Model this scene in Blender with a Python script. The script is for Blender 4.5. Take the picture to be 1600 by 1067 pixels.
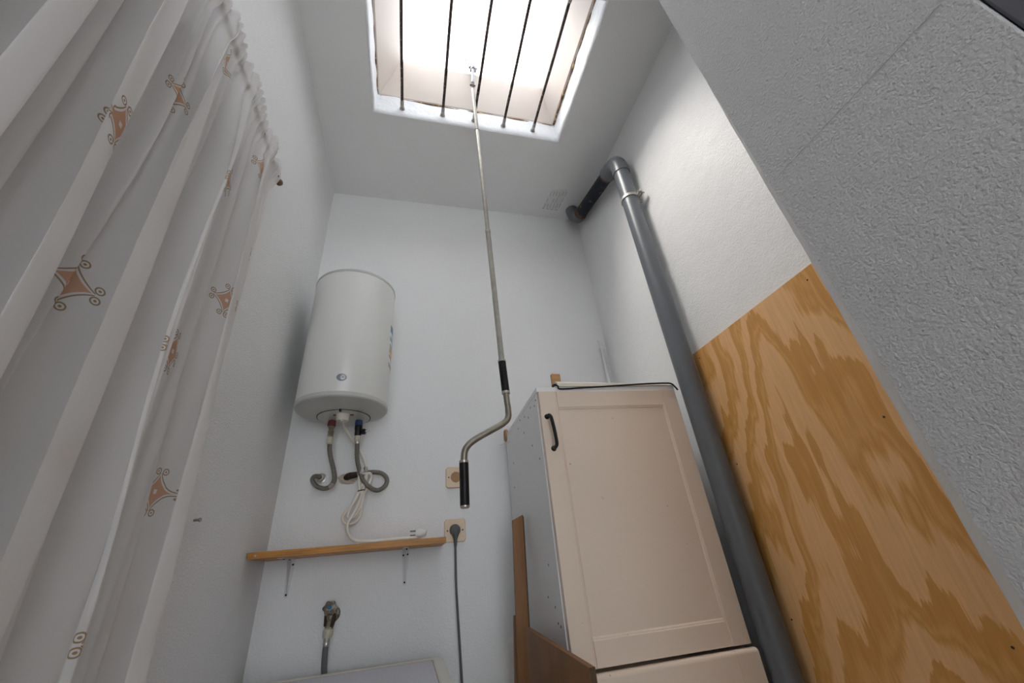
import bpy, math, random
from mathutils import Matrix, Vector, noise

for o in list(bpy.data.objects):
    bpy.data.objects.remove(o)
scene = bpy.context.scene
C = scene.collection
H = 1.10                      # camera height above the floor; z values below are relative to the camera

# ------------------------------------------------------------------ camera
cam_data = bpy.data.cameras.new('camera')
cam_data.sensor_fit = 'HORIZONTAL'
cam_data.sensor_width = 36.0
cam_data.lens = 619.36 / 1600.0 * 36.0
cam_data.clip_start = 0.01
cam = bpy.data.objects.new('camera', cam_data)
C.objects.link(cam)
ROT = (Matrix.Rotation(-0.275606, 4, 'Z') @ Matrix.Rotation(2.072774, 4, 'X') @ Matrix.Rotation(-0.099273, 4, 'Z'))
cam.matrix_world = Matrix.Translation((0, 0, H)) @ ROT
scene.camera = cam

# ------------------------------------------------------------------ sky, exposure
world = bpy.data.worlds.new('overcast_sky')
scene.world = world
world.use_nodes = True
bg = world.node_tree.nodes['Background']
bg.inputs['Color'].default_value = (0.88, 0.94, 1.0, 1)
bg.inputs['Strength'].default_value = 4.4
sun_data = bpy.data.lights.new('hazy_sun', 'SUN')
sun_data.energy = 22.0
sun_data.angle = math.radians(40)
sun_data.color = (1.0, 0.95, 0.885)
sun = bpy.data.objects.new('hazy_sun', sun_data)
C.objects.link(sun)
sun.location = (-3, 0, 6)
sun.rotation_euler = Vector((0.60, 0.06, -1.0)).to_track_quat('-Z', 'Y').to_euler()
scene.view_settings.view_transform = 'Standard'
scene.view_settings.look = 'None'
scene.view_settings.exposure = -0.33
scene.view_settings.gamma = 1.0
scene.view_settings.use_curve_mapping = False

# ------------------------------------------------------------------ materials
def new_mat(name):
    m = bpy.data.materials.new(name)
    m.use_nodes = True
    nt = m.node_tree
    return m, nt, nt.nodes, nt.links, nt.nodes['Principled BSDF']

def mat(name, col, rough=0.5, metal=0.0, var=0.0, vscale=8.0, bump=0.0, bscale=200.0, spots=None, spot_scale=60.0, spot_t=0.7, spec=0.5, coat=0.0, stretch=None):
    """principled + noise colour variation + noise bump + optional specks"""
    m, nt, N, L, p = new_mat(name)
    p.inputs['Roughness'].default_value = rough
    p.inputs['Metallic'].default_value = metal
    p.inputs['Specular IOR Level'].default_value = spec
    p.inputs['Coat Weight'].default_value = coat
    tc = N.new('ShaderNodeTexCoord')
    src = tc.outputs['Object']
    if stretch:
        mp = N.new('ShaderNodeMapping'); mp.inputs['Scale'].default_value = stretch
        L.new(src, mp.inputs['Vector']); src = mp.outputs['Vector']
    n1 = N.new('ShaderNodeTexNoise'); n1.inputs['Scale'].default_value = vscale; n1.inputs['Detail'].default_value = 5
    L.new(src, n1.inputs['Vector'])
    r = N.new('ShaderNodeValToRGB')
    a = tuple(max(0, c * (1 - var)) for c in col[:3]) + (1,)
    b = tuple(min(1, c * (1 + var * 0.6)) for c in col[:3]) + (1,)
    r.color_ramp.elements[0].position = 0.3; r.color_ramp.elements[0].color = a
    r.color_ramp.elements[1].position = 0.7; r.color_ramp.elements[1].color = b
    L.new(n1.outputs['Fac'], r.inputs['Fac'])
    out = r.outputs['Color']
    if spots:
        n2 = N.new('ShaderNodeTexNoise'); n2.inputs['Scale'].default_value = spot_scale; n2.inputs['Detail'].default_value = 4
        L.new(src, n2.inputs['Vector'])
        r2 = N.new('ShaderNodeValToRGB')
        r2.color_ramp.elements[0].position = spot_t - 0.02; r2.color_ramp.elements[0].color = (0, 0, 0, 1)
        r2.color_ramp.elements[1].position = spot_t + 0.02; r2.color_ramp.elements[1].color = (1, 1, 1, 1)
        L.new(n2.outputs['Fac'], r2.inputs['Fac'])
        mx = N.new('ShaderNodeMix'); mx.data_type = 'RGBA'
        L.new(r2.outputs['Color'], mx.inputs[0]); L.new(out, mx.inputs[6]); mx.inputs[7].default_value = tuple(spots) + (1,)
        out = mx.outputs[2]
    L.new(out, p.inputs['Base Color'])
    if bump:
        n3 = N.new('ShaderNodeTexNoise'); n3.inputs['Scale'].default_value = bscale; n3.inputs['Detail'].default_value = 3
        L.new(src, n3.inputs['Vector'])
        bp = N.new('ShaderNodeBump'); bp.inputs['Strength'].default_value = bump; bp.inputs['Distance'].default_value = 0.004
        L.new(n3.outputs['Fac'], bp.inputs['Height']); L.new(bp.outputs['Normal'], p.inputs['Normal'])
    return m

def plaster(name, col, fine, fine_s, coarse=0.0, coarse_s=20.0, blobs=0.0, blob_s=60.0, rough=0.75, var=0.03):
    m, nt, N, L, p = new_mat(name)
    p.inputs['Roughness'].default_value = rough
    tc = N.new('ShaderNodeTexCoord')
    def noi(s, d):
        n = N.new('ShaderNodeTexNoise'); n.inputs['Scale'].default_value = s; n.inputs['Detail'].default_value = d
        L.new(tc.outputs['Object'], n.inputs['Vector']); return n.outputs['Fac']
    r = N.new('ShaderNodeValToRGB')
    r.color_ramp.elements[0].position = 0.3; r.color_ramp.elements[0].color = tuple(c * (1 - var) for c in col) + (1,)
    r.color_ramp.elements[1].position = 0.7; r.color_ramp.elements[1].color = tuple(col) + (1,)
    L.new(noi(3.0, 6), r.inputs['Fac']); L.new(r.outputs['Color'], p.inputs['Base Color'])
    prev = None
    def bump(h, strength, dist):
        nonlocal prev
        b = N.new('ShaderNodeBump'); b.inputs['Strength'].default_value = strength; b.inputs['Distance'].default_value = dist
        L.new(h, b.inputs['Height'])
        if prev: L.new(prev, b.inputs['Normal'])
        prev = b.outputs['Normal']
    if coarse: bump(noi(coarse_s, 3), coarse, 0.012)
    if blobs:
        v = N.new('ShaderNodeTexVoronoi'); v.inputs['Scale'].default_value = blob_s
        L.new(tc.outputs['Object'], v.inputs['Vector'])
        rr = N.new('ShaderNodeValToRGB')
        rr.color_ramp.elements[0].position = 0.0; rr.color_ramp.elements[0].color = (1, 1, 1, 1)
        rr.color_ramp.elements[1].position = 0.3; rr.color_ramp.elements[1].color = (0, 0, 0, 1)
        L.new(v.outputs['Distance'], rr.inputs['Fac'])
        mm = N.new('ShaderNodeMath'); mm.operation = 'MULTIPLY'
        L.new(rr.outputs['Color'], mm.inputs[0]); L.new(noi(25, 2), mm.inputs[1])
        bump(mm.outputs[0], blobs, 0.004)
    bump(noi(fine_s, 4), fine, 0.004)
    L.new(prev, p.inputs['Normal'])
    return m

M = {}
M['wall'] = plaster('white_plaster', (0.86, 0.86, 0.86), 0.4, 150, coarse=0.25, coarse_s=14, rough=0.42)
M['wall_left'] = plaster('white_roughcast', (0.86, 0.86, 0.86), 0.6, 190, coarse=0.15, coarse_s=14, rough=0.5)
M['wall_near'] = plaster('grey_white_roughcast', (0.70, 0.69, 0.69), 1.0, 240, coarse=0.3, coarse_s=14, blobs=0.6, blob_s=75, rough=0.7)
M['ceiling'] = plaster('ceiling_paint', (0.84, 0.84, 0.84), 0.12, 90, coarse=0.12, coarse_s=10)
M['floor'] = mat('floor_tile', (0.72, 0.68, 0.62), 0.4, var=0.06, vscale=4)
M['grout'] = mat('floor_grout', (0.45, 0.43, 0.40), 0.9)
M['reveal'] = plaster('fresh_plaster', (0.76, 0.775, 0.80), 0.3, 90, coarse=0.4, coarse_s=25)
M['kerb'] = mat('cream_upstand', (0.69, 0.62, 0.57), 0.45, var=0.04, vscale=5)
M['seam'] = mat('rusty_caulk', (0.22, 0.12, 0.06), 0.9, var=0.6, vscale=40, spots=(0.6, 0.42, 0.22), spot_scale=30, spot_t=0.58)
M['rust'] = mat('rusty_iron', (0.075, 0.05, 0.042), 0.7, metal=0.2, var=0.5, vscale=60, bump=0.4, bscale=300, spots=(0.33, 0.26, 0.22), spot_scale=120, spot_t=0.64)
M['opener'] = mat('corroded_zinc', (0.085, 0.065, 0.05), 0.75, metal=0.0, var=0.5, vscale=60)
M['spindle'] = mat('blue_grey_steel', (0.17, 0.17, 0.20), 0.5, metal=0.4, var=0.2, vscale=60)
M['paint_smear'] = mat('paint_smear', (0.45, 0.42, 0.40), 0.8, var=0.4, vscale=90)
M['white_enamel'] = mat('white_enamel', (0.78, 0.78, 0.75), 0.28, var=0.015, vscale=4)
M['heater_grey'] = mat('grey_white_plastic', (0.55, 0.555, 0.53), 0.35, var=0.02)
M['dark_gap'] = mat('dark_gap', (0.03, 0.03, 0.03), 0.8)
M['knob_cream'] = mat('cream_plastic', (0.78, 0.74, 0.66), 0.45, var=0.03)
M['logo_grey'] = mat('logo_grey', (0.22, 0.23, 0.27), 0.5)
M['logo_silver'] = mat('logo_silver', (0.72, 0.73, 0.76), 0.25, metal=0.4)
M['red'] = mat('red_plastic', (0.14, 0.02, 0.028), 0.5, var=0.1)
M['blue'] = mat('blue_plastic', (0.02, 0.05, 0.15), 0.5, var=0.1)
M['cyan'] = mat('blue_dot_plastic', (0.03, 0.17, 0.38), 0.5, var=0.1)
M['steel'] = mat('brushed_steel', (0.50, 0.48, 0.45), 0.35, metal=0.9, var=0.15, vscale=60)
M['braid'] = mat('steel_braid', (0.25, 0.23, 0.20), 0.42, metal=0.75, var=0.35, vscale=400, bump=0.6, bscale=600)
M['brass_dirty'] = mat('dirty_brass', (0.34, 0.29, 0.22), 0.5, metal=0.5, var=0.4, vscale=80)
M['black'] = mat('black_plastic', (0.008, 0.008, 0.009), 0.4, spec=0.3, var=0.2)
M['cable_white'] = mat('off_white_cable', (0.86, 0.80, 0.71), 0.5, var=0.04)
M['plug_white'] = mat('white_plastic', (0.82, 0.82, 0.81), 0.4, var=0.02)
M['cable_grey'] = mat('grey_cable', (0.11, 0.115, 0.125), 0.5, var=0.1)
M['socket'] = mat('yellowed_plastic', (0.80, 0.62, 0.44), 0.4, var=0.05, vscale=30)
M['socket_well'] = mat('brown_yellowed_plastic', (0.42, 0.225, 0.095), 0.45, var=0.1, vscale=40)
M['shelf_wood'] = mat('honey_wood_edge', (0.50, 0.215, 0.035), 0.45, var=0.3, vscale=12, stretch=(1, 12, 30))
M['bracket'] = mat('white_painted_steel', (0.74, 0.74, 0.75), 0.5, var=0.03)
M['plaster_crumb'] = mat('crumbled_plaster', (0.60, 0.52, 0.43), 0.95, var=0.3, vscale=60, bump=0.8, bscale=150)
M['corroded'] = mat('corroded_tap', (0.30, 0.25, 0.19), 0.75, metal=0.3, var=0.6, vscale=70, bump=0.6, bscale=220, spots=(0.50, 0.46, 0.38), spot_scale=60, spot_t=0.55)
M['dark_rust'] = mat('dark_rust', (0.05, 0.03, 0.02), 0.85, var=0.5, vscale=70)
M['nut_cream'] = mat('aged_cream_nut', (0.60, 0.56, 0.45), 0.5, var=0.15, vscale=50)
M['hose_grey'] = mat('grey_rubber_hose', (0.15, 0.165, 0.18), 0.5, var=0.08)
M['washer'] = mat('cream_enamel', (0.76, 0.74, 0.66), 0.35, var=0.03, spots=(0.45, 0.33, 0.20), spot_scale=14, spot_t=0.74)
M['washer_top'] = mat('lavender_grey_laminate', (0.66, 0.66, 0.72), 0.55, var=0.05, vscale=120)
M['glass_dark'] = mat('dark_glass', (0.05, 0.05, 0.06), 0.08)
M['cab_door'] = mat('cream_foil', (0.82, 0.69, 0.575), 0.42, var=0.025, vscale=4, spots=(0.46, 0.36, 0.29), spot_scale=60, spot_t=0.75)
M['cab_body'] = mat('white_melamine', (0.87, 0.875, 0.88), 0.4, var=0.015)
M['cab_hole'] = mat('hole_dark', (0.07, 0.06, 0.06), 0.9)
M['cloth_cream'] = mat('cream_paper', (0.76, 0.71, 0.62), 0.7, var=0.05, vscale=20)
M['wood_block'] = mat('raw_orange_wood', (0.50, 0.26, 0.11), 0.6, var=0.2, vscale=20, stretch=(1, 1, 8))
M['brown_board'] = mat('brown_board', (0.27, 0.115, 0.035), 0.5, var=0.18, vscale=10, stretch=(10, 2, 1))
M['edge_and_gap_shade'] = mat('dark_edge_gap_shade', (0.085, 0.045, 0.02), 0.7, var=0.3)  # dark hardboard edge; also the painted gap shade right of the leaning boards
M['pvc'] = mat('grey_pvc', (0.135, 0.148, 0.165), 0.33, var=0.06, vscale=6)
M['black_pipe'] = mat('black_iron_pipe', (0.014, 0.018, 0.028), 0.55, spec=0.25, var=0.4, vscale=30, spots=(0.20, 0.11, 0.06), spot_scale=30, spot_t=0.70)
M['rust_band'] = mat('rust_band', (0.10, 0.055, 0.035), 0.8, var=0.6, vscale=60)
M['clamp'] = mat('galvanised_clamp', (0.50, 0.49, 0.45), 0.5, metal=0.5, var=0.2, vscale=60)
M['conduit'] = mat('white_painted_pipe', (0.80, 0.81, 0.82), 0.5, var=0.02)
M['rod_alu'] = mat('aged_aluminium', (0.43, 0.41, 0.36), 0.42, metal=0.55, var=0.15, vscale=50)
M['rod_white'] = mat('aged_white_rod', (0.34, 0.315, 0.27), 0.5, var=0.15, vscale=40)
M['bronze_steel'] = mat('bronzed_steel', (0.30, 0.275, 0.23), 0.33, metal=0.75, var=0.15, vscale=40)
M['brass_rod'] = mat('brown_rod', (0.16, 0.10, 0.06), 0.4, metal=0.3)
M['patch_line'] = mat('old_grey_slot', (0.30, 0.30, 0.30), 0.9)
M['patch'] = mat('filler_patch', (0.76, 0.76, 0.76), 0.85, var=0.05, vscale=30)

def acrylic(name, trans):
    m = bpy.data.materials.new(name); m.use_nodes = True
    nt = m.node_tree; N = nt.nodes; L = nt.links
    N.remove(N['Principled BSDF']); out = N['Material Output']
    t = N.new('ShaderNodeBsdfTransparent'); t.inputs['Color'].default_value = (1, 1, 1, 1)
    l = N.new('ShaderNodeBsdfTranslucent'); l.inputs['Color'].default_value = (0.92, 0.93, 0.95, 1)
    x = N.new('ShaderNodeMixShader'); x.inputs[0].default_value = 1 - trans
    L.new(t.outputs[0], x.inputs[1]); L.new(l.outputs[0], x.inputs[2]); L.new(x.outputs[0], out.inputs['Surface'])
    return m
M['dome'] = acrylic('opal_acrylic', 0.65)
M['sash'] = acrylic('opal_acrylic_frame', 0.10)

def plywood_mat():
    m, nt, N, L, p = new_mat('varnished_plywood')
    p.inputs['Roughness'].default_value = 0.38
    tc = N.new('ShaderNodeTexCoord')
    geo = N.new('ShaderNodeNewGeometry')
    sp = N.new('ShaderNodeSeparateXYZ'); L.new(geo.outputs['Position'], sp.inputs[0])
    def math_(op, a, b=None, c=None):
        n = N.new('ShaderNodeMath'); n.operation = op
        for i, v in enumerate((a, b, c)):
            if v is None: continue
            if isinstance(v, (int, float)): n.inputs[i].default_value = v
            else: L.new(v, n.inputs[i])
        return n.outputs[0]
    def nz(scale, vec_scale, detail, rough=0.5):
        mp = N.new('ShaderNodeMapping'); mp.inputs['Scale'].default_value = vec_scale
        L.new(geo.outputs['Position'], mp.inputs['Vector'])
        n = N.new('ShaderNodeTexNoise'); n.inputs['Scale'].default_value = scale; n.inputs['Detail'].default_value = detail
        n.inputs['Roughness'].default_value = rough
        L.new(mp.outputs[0], n.inputs['Vector']); return n.outputs['Fac']
    Y, Z = sp.outputs['Y'], sp.outputs['Z']
    # cathedral figure: chevrons whose apex points up, wandering axis
    wander = math_('MULTIPLY', math_('SUBTRACT', nz(1.6, (0, 0.6, 1), 3), 0.5), 0.30)
    yc = math_('SUBTRACT', math_('SUBTRACT', Y, 0.80), wander)
    ay = math_('SQRT', math_('ADD', math_('MULTIPLY', yc, yc), 0.0012))
    t = math_('ADD', Z, math_('MULTIPLY', ay, 3.6))
    big = math_('MULTIPLY', math_('SUBTRACT', nz(2.0, (0, 2.2, 0.7), 3), 0.5), 1.5)
    teeth = math_('MULTIPLY', math_('SUBTRACT', nz(30, (0, 1.6, 0.05), 4, 0.65), 0.5), 0.24)
    t = math_('ADD', math_('ADD', t, big), teeth)
    fr = math_('FRACT', math_('MULTIPLY', t, 2.7))
    r = N.new('ShaderNodeValToRGB'); cr = r.color_ramp
    light = (0.88, 0.525, 0.25, 1); dark = (0.69, 0.345, 0.095, 1); mid = (0.78, 0.425, 0.15, 1)
    cr.elements[0].position = 0.0; cr.elements[0].color = light
    cr.elements[1].position = 1.0; cr.elements[1].color = light
    for pos, col in ((0.40, light), (0.46, mid), (0.53, dark), (0.62, mid), (0.75, dark), (0.955, dark), (0.985, light)):
        e = cr.elements.new(pos); e.color = col
    L.new(fr, r.inputs['Fac'])
    fine = N.new('ShaderNodeValToRGB')
    fine.color_ramp.elements[0].position = 0.3; fine.color_ramp.elements[0].color = (0.84, 0.82, 0.78, 1)
    fine.color_ramp.elements[1].position = 0.7; fine.color_ramp.elements[1].color = (1, 1, 1, 1)
    L.new(nz(130, (1, 1, 0.05), 4, 0.7), fine.inputs['Fac'])
    mx = N.new('ShaderNodeMix'); mx.data_type = 'RGBA'; mx.blend_type = 'MULTIPLY'; mx.inputs[0].default_value = 1
    L.new(r.outputs[0], mx.inputs[6]); L.new(fine.outputs[0], mx.inputs[7])
    L.new(mx.outputs[2], p.inputs['Base Color'])
    return m
M['plywood'] = plywood_mat()

def curtain_mat():
    m = bpy.data.materials.new('sheer_printed_voile'); m.use_nodes = True
    nt = m.node_tree; N = nt.nodes; L = nt.links
    N.remove(N['Principled BSDF']); out = N['Material Output']
    uv = N.new('ShaderNodeUVMap'); uv.uv_map = 'UVMap'
    sp = N.new('ShaderNodeSeparateXYZ'); L.new(uv.outputs[0], sp.inputs[0])
    def m_(op, a, b=None, c=None):
        n = N.new('ShaderNodeMath'); n.operation = op
        for i, v in enumerate((a, b, c)):
            if v is None: continue
            if isinstance(v, (int, float)): n.inputs[i].default_value = v
            else: L.new(v, n.inputs[i])
        return n.outputs[0]
    PW, PH = 0.34, 0.205
    row = m_('DIVIDE', sp.outputs['Y'], PH)
    rowi = m_('FLOOR', row)
    odd = m_('MULTIPLY', m_('MODULO', rowi, 2.0), 0.5)
    cu = m_('FRACT', m_('ADD', m_('DIVIDE', sp.outputs['X'], PW), odd))
    lx = m_('ABSOLUTE', m_('MULTIPLY', m_('SUBTRACT', cu, 0.5), PW / 0.033))
    ly = m_('ABSOLUTE', m_('MULTIPLY', m_('SUBTRACT', m_('FRACT', row), 0.5), PH / 0.033))
    # concave diamond  |x|^p + |y|^p < 1
    d = m_('ADD', m_('POWER', lx, 0.72), m_('POWER', ly, 0.72))
    inside = m_('LESS_THAN', d, 0.90)
    ctr = m_('MULTIPLY', m_('LESS_THAN', lx, 0.11), m_('LESS_THAN', ly, 0.11))
    fill = m_('MULTIPLY', inside, m_('SUBTRACT', 1.0, ctr))
    # outline that leaves the diamond as scrolls
    edge = m_('MULTIPLY', m_('GREATER_THAN', d, 1.02), m_('LESS_THAN', d, 1.10))
    hi = m_('MAXIMUM', lx, ly); lo = m_('MINIMUM', lx, ly)
    edge = m_('MULTIPLY', edge, m_('LESS_THAN', hi, 0.95))
    dx = m_('SUBTRACT', hi, 1.03); dy = m_('SUBTRACT', lo, 0.24)
    rr = m_('SQRT', m_('ADD', m_('MULTIPLY', dx, dx), m_('MULTIPLY', dy, dy)))
    ring = m_('MULTIPLY', m_('GREATER_THAN', rr, 0.125), m_('LESS_THAN', rr, 0.185))
    dot = m_('LESS_THAN', rr, 0.055)
    line = m_('MINIMUM', m_('ADD', m_('ADD', edge, ring), dot), 1.0)
    hatch = m_('SINE', m_('MULTIPLY', m_('ADD', sp.outputs['X'], sp.outputs['Y']), 2800.0))
    hatch = m_('ADD', m_('MULTIPLY', hatch, 0.12), 0.80)
    def mix(f, a, b):
        n = N.new('ShaderNodeMix'); n.data_type = 'RGBA'
        L.new(f, n.inputs[0])
        for i, v in ((6, a), (7, b)):
            if isinstance(v, tuple): n.inputs[i].default_value = v
            else: L.new(v, n.inputs[i])
        return n.outputs[2]
    base = (0.93, 0.905, 0.895, 1)
    c = mix(m_('MULTIPLY', fill, hatch), base, (0.60, 0.27, 0.11, 1))
    c = mix(line, c, (0.40, 0.28, 0.17, 1))
    dif = N.new('ShaderNodeBsdfDiffuse'); L.new(c, dif.inputs['Color'])
    trl = N.new('ShaderNodeBsdfTranslucent'); L.new(c, trl.inputs['Color'])
    trp = N.new('ShaderNodeBsdfTransparent')
    s1 = N.new('ShaderNodeMixShader'); s1.inputs[0].default_value = 0.40
    L.new(dif.outputs[0], s1.inputs[1]); L.new(trl.outputs[0], s1.inputs[2])
    # a sheer weave: more see-through where there is no print
    opac = m_('ADD', m_('MULTIPLY', m_('MAXIMUM', fill, line), 0.16), 0.76)
    s2 = N.new('ShaderNodeMixShader'); L.new(opac, s2.inputs[0])
    L.new(trp.outputs[0], s2.inputs[1]); L.new(s1.outputs[0], s2.inputs[2])
    L.new(s2.outputs[0], out.inputs['Surface'])
    return m
M['curtain'] = curtain_mat()

# ------------------------------------------------------------------ mesh helpers
class MB:
    def __init__(s): s.v = []; s.f = []; s.uv = {}
    def add(s, verts, faces):
        b = len(s.v); s.v += [Vector(p) for p in verts]; s.f += [[i + b for i in f] for f in faces]
        return s
    def box(s, x0, x1, y0, y1, z0, z1, bev=0.0):
        if bev <= 0:
            vs = [(x, y, z) for z in (z0, z1) for y in (y0, y1) for x in (x0, x1)]
            return s.add(vs, [(0, 2, 3, 1), (4, 5, 7, 6), (0, 1, 5, 4), (2, 6, 7, 3), (0, 4, 6, 2), (1, 3, 7, 5)])
        # chamfered box: hull of 24 points
        b = bev
        vs = []; idx = {}
        for sx in (0, 1):
            for sy in (0, 1):
                for sz in (0, 1):
                    for a in range(3):
                        x = (x0, x1)[sx] + (0 if a == 0 else (b if sx == 0 else -b))
                        y = (y0, y1)[sy] + (0 if a == 1 else (b if sy == 0 else -b))
                        z = (z0, z1)[sz] + (0 if a == 2 else (b if sz == 0 else -b))
                        idx[(sx, sy, sz, a)] = len(vs); vs.append((x, y, z))
        fs = []
        for sx in (0, 1): fs.append([idx[(sx, y, z, 0)] for y, z in ((0, 0), (1, 0), (1, 1), (0, 1))][::(1 if sx else -1)])
        for sy in (0, 1): fs.append([idx[(x, sy, z, 1)] for x, z in ((0, 0), (0, 1), (1, 1), (1, 0))][::(1 if sy else -1)])
        for sz in (0, 1): fs.append([idx[(x, y, sz, 2)] for x, y in ((0, 0), (1, 0), (1, 1), (0, 1))][::(1 if sz else -1)])
        for a1, a2, free in ((0, 1, 2), (0, 2, 1), (1, 2, 0)):
            for s1 in (0, 1):
                for s2 in (0, 1):
                    q = []
                    for t in (0, 1):
                        k = [0, 0, 0]; k[a1] = s1; k[a2] = s2; k[free] = t
                        q.append(tuple(k))
                    fs.append([idx[q[0] + (a1,)], idx[q[1] + (a1,)], idx[q[1] + (a2,)], idx[q[0] + (a2,)]])
        for sx in (0, 1):
            for sy in (0, 1):
                for sz in (0, 1): fs.append([idx[(sx, sy, sz, a)] for a in range(3)])
        s.add(vs, fs); s.fix = True
        return s
    def tube(s, pts, r, n=12, cap=True, closed=False):
        pts = [Vector(p) for p in pts]; k = len(pts)
        rs = r if isinstance(r, (list, tuple)) else [r] * k
        tang = []
        for i in range(k):
            a = pts[i - 1] if (i > 0 or closed) else pts[i]
            b = pts[(i + 1) % k] if (i < k - 1 or closed) else pts[i]
            tang.append((b - a).normalized())
        t0 = tang[0]
        u = t0.orthogonal().normalized()
        vs = []; fs = []
        for i in range(k):
            t = tang[i]
            u = (u - t * u.dot(t)).normalized()
            w = t.cross(u)
            for j in range(n):
                a = 2 * math.pi * j / n
                vs.append(pts[i] + (u * math.cos(a) + w * math.sin(a)) * rs[i])
        segs = k if closed else k - 1
        for i in range(segs):
            i2 = (i + 1) % k
            for j in range(n):
                j2 = (j + 1) % n
                fs.append((i * n + j, i * n + j2, i2 * n + j2, i2 * n + j))
        if cap and not closed:
            fs.append(tuple(range(n))[::-1]); fs.append(tuple((k - 1) * n + j for j in range(n)))
        return s.add(vs, fs)
    def lathe(s, prof, origin=(0, 0, 0), axis=(0, 0, 1), n=32):
        """prof: list of (radius, height along axis)"""
        o = Vector(origin); ax = Vector(axis).normalized()
        u = ax.orthogonal().normalized(); w = ax.cross(u)
        vs = []; fs = []
        for r, h in prof:
            for j in range(n):
                a = 2 * math.pi * j / n
                vs.append(o + ax * h + (u * math.cos(a) + w * math.sin(a)) * max(r, 1e-5))
        for i in range(len(prof) - 1):
            for j in range(n):
                j2 = (j + 1) % n
                fs.append((i * n + j, i * n + j2, (i + 1) * n + j2, (i + 1) * n + j))
        fs.append(tuple(range(n))[::-1]); fs.append(tuple((len(prof) - 1) * n + j for j in range(n)))
        return s.add(vs, fs)
    def prism(s, poly, vec):
        """poly: 3D points in a plane, extruded by vec"""
        k = len(poly); vec = Vector(vec)
        vs = [Vector(p) for p in poly] + [Vector(p) + vec for p in poly]
        fs = [tuple(range(k))[::-1], tuple(range(k, 2 * k))] + [(i, (i + 1) % k, (i + 1) % k + k, i + k) for i in range(k)]
        return s.add(vs, fs)
    def xf(s, fn):
        s.v = [Vector(fn(p)) for p in s.v]; return s

def catmull(pts, sub=6):
    P = [Vector(p) for p in pts]; out = []
    for i in range(len(P) - 1):
        p0 = P[max(i - 1, 0)]; p1 = P[i]; p2 = P[i + 1]; p3 = P[min(i + 2, len(P) - 1)]
        for j in range(sub):
            t = j / sub
            out.append(0.5 * ((2 * p1) + (p2 - p0) * t + (2 * p0 - 5 * p1 + 4 * p2 - p3) * t * t + (-p0 + 3 * p1 - 3 * p2 + p3) * t ** 3))
    out.append(P[-1]); return out

import bmesh
ORG = {}
def obj(name, mb, m, parent=None, smooth=35, recalc=True, uvs=None, base=False):
    """one mesh object; vertices are given in room space (z relative to the camera)"""
    vs = [Vector((p.x, p.y, p.z + H)) for p in mb.v]
    lo = Vector([min(p[i] for p in vs) for i in range(3)]); hi = Vector([max(p[i] for p in vs) for i in range(3)])
    org = (lo + hi) / 2
    if parent is None: org.z = lo.z
    me = bpy.data.meshes.new(name)
    me.from_pydata([p - org for p in vs], [], mb.f)
    if uvs:
        ul = me.uv_layers.new(name='UVMap')
        for lp in me.loops: ul.data[lp.index].uv = uvs[lp.vertex_index]
    if recalc:
        bm = bmesh.new(); bm.from_mesh(me); bmesh.ops.recalc_face_normals(bm, faces=bm.faces); bm.to_mesh(me); bm.free()
    if smooth:
        me.shade_smooth(); me.set_sharp_from_angle(angle=math.radians(smooth))
    me.materials.append(M[m] if isinstance(m, str) else m)
    o = bpy.data.objects.new(name, me); C.objects.link(o)
    ORG[o.name] = org
    if parent is not None:
        o.parent = parent; o.location = org - ORG[parent.name]
    else:
        o.location = org
    return o
def tag(o, label, cat=None, group=None, kind=None):
    o['label'] = label
    if cat: o['category'] = cat
    if group: o['group'] = group
    if kind: o['kind'] = kind
    return o
def struct(o):
    o['kind'] = 'structure'; return o
def thing(name, loc, label, cat, group=None):
    o = bpy.data.objects.new(name, None); C.objects.link(o)
    o.empty_display_size = 0.05
    p = Vector((loc[0], loc[1], loc[2] + H)); o.location = p; ORG[o.name] = p
    return tag(o, label, cat, group)
B = lambda *a, **k: MB().box(*a, **k)
rnd = random.Random(7)

XL, XR, YB, ZC, ZF = -0.47, 1.0, 1.70, 1.89, -H
YR = -2.40                                   # wall behind the camera

# ------------------------------------------------------------------ the room shell
fl = struct(obj('floor', B(-1.1, 1.5, YR - 2.0, YB + 0.1, ZF - 0.06, ZF - 0.004), 'grout', smooth=0))
fl['label'] = 'tiled floor below the frame'
tile_me = None
tx = XL
for i in range(5):
    for j in range(14):
        x0 = XL + i * 0.302; y0 = YB - (j + 1) * 0.302
        if tile_me is None:
            t0 = obj('tile', B(x0, x0 + 0.299, y0, y0 + 0.299, ZF - 0.006, ZF, bev=0.001), 'floor', fl, smooth=0); tile_me = t0
            t_o = Vector((x0, y0, 0))
        else:
            t = t0.copy(); C.objects.link(t); t.location = t0.location + Vector((x0, y0, 0)) - t_o
wb = struct(obj('wall_back', B(XL - 0.6, XR + 0.3, YB, YB + 0.12, ZF, ZC + 0.12), 'wall', smooth=0))
# left wall: solid by the heater, a recess behind the curtain
ml = MB()
ml.box(XL - 0.12, XL, 0.86, YB, ZF, ZC + 0.12)
ml.box(XL - 0.12, XL, -0.35, 0.86, 1.0, ZC + 0.12)
ml.box(XL - 0.12, XL, YR, -0.35, ZF, ZC + 0.12)
ml.box(XL - 0.60, XL - 0.55, -0.5, 1.0, ZF, 1.12)
ml.box(XL - 0.60, XL - 0.12, 0.86, 0.92, ZF, 1.12)
ml.box(XL - 0.60, XL - 0.12, -0.41, -0.35, ZF, 1.12)
ml.box(XL - 0.60, XL - 0.12, -0.41, 0.92, 1.0, 1.12)
struct(obj('wall_left', ml, 'wall_left', smooth=0))
struct(obj('wall_right', B(XR, XR + 0.12, 0.0, YB, ZF, ZC + 0.12), 'wall', smooth=0))
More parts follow.
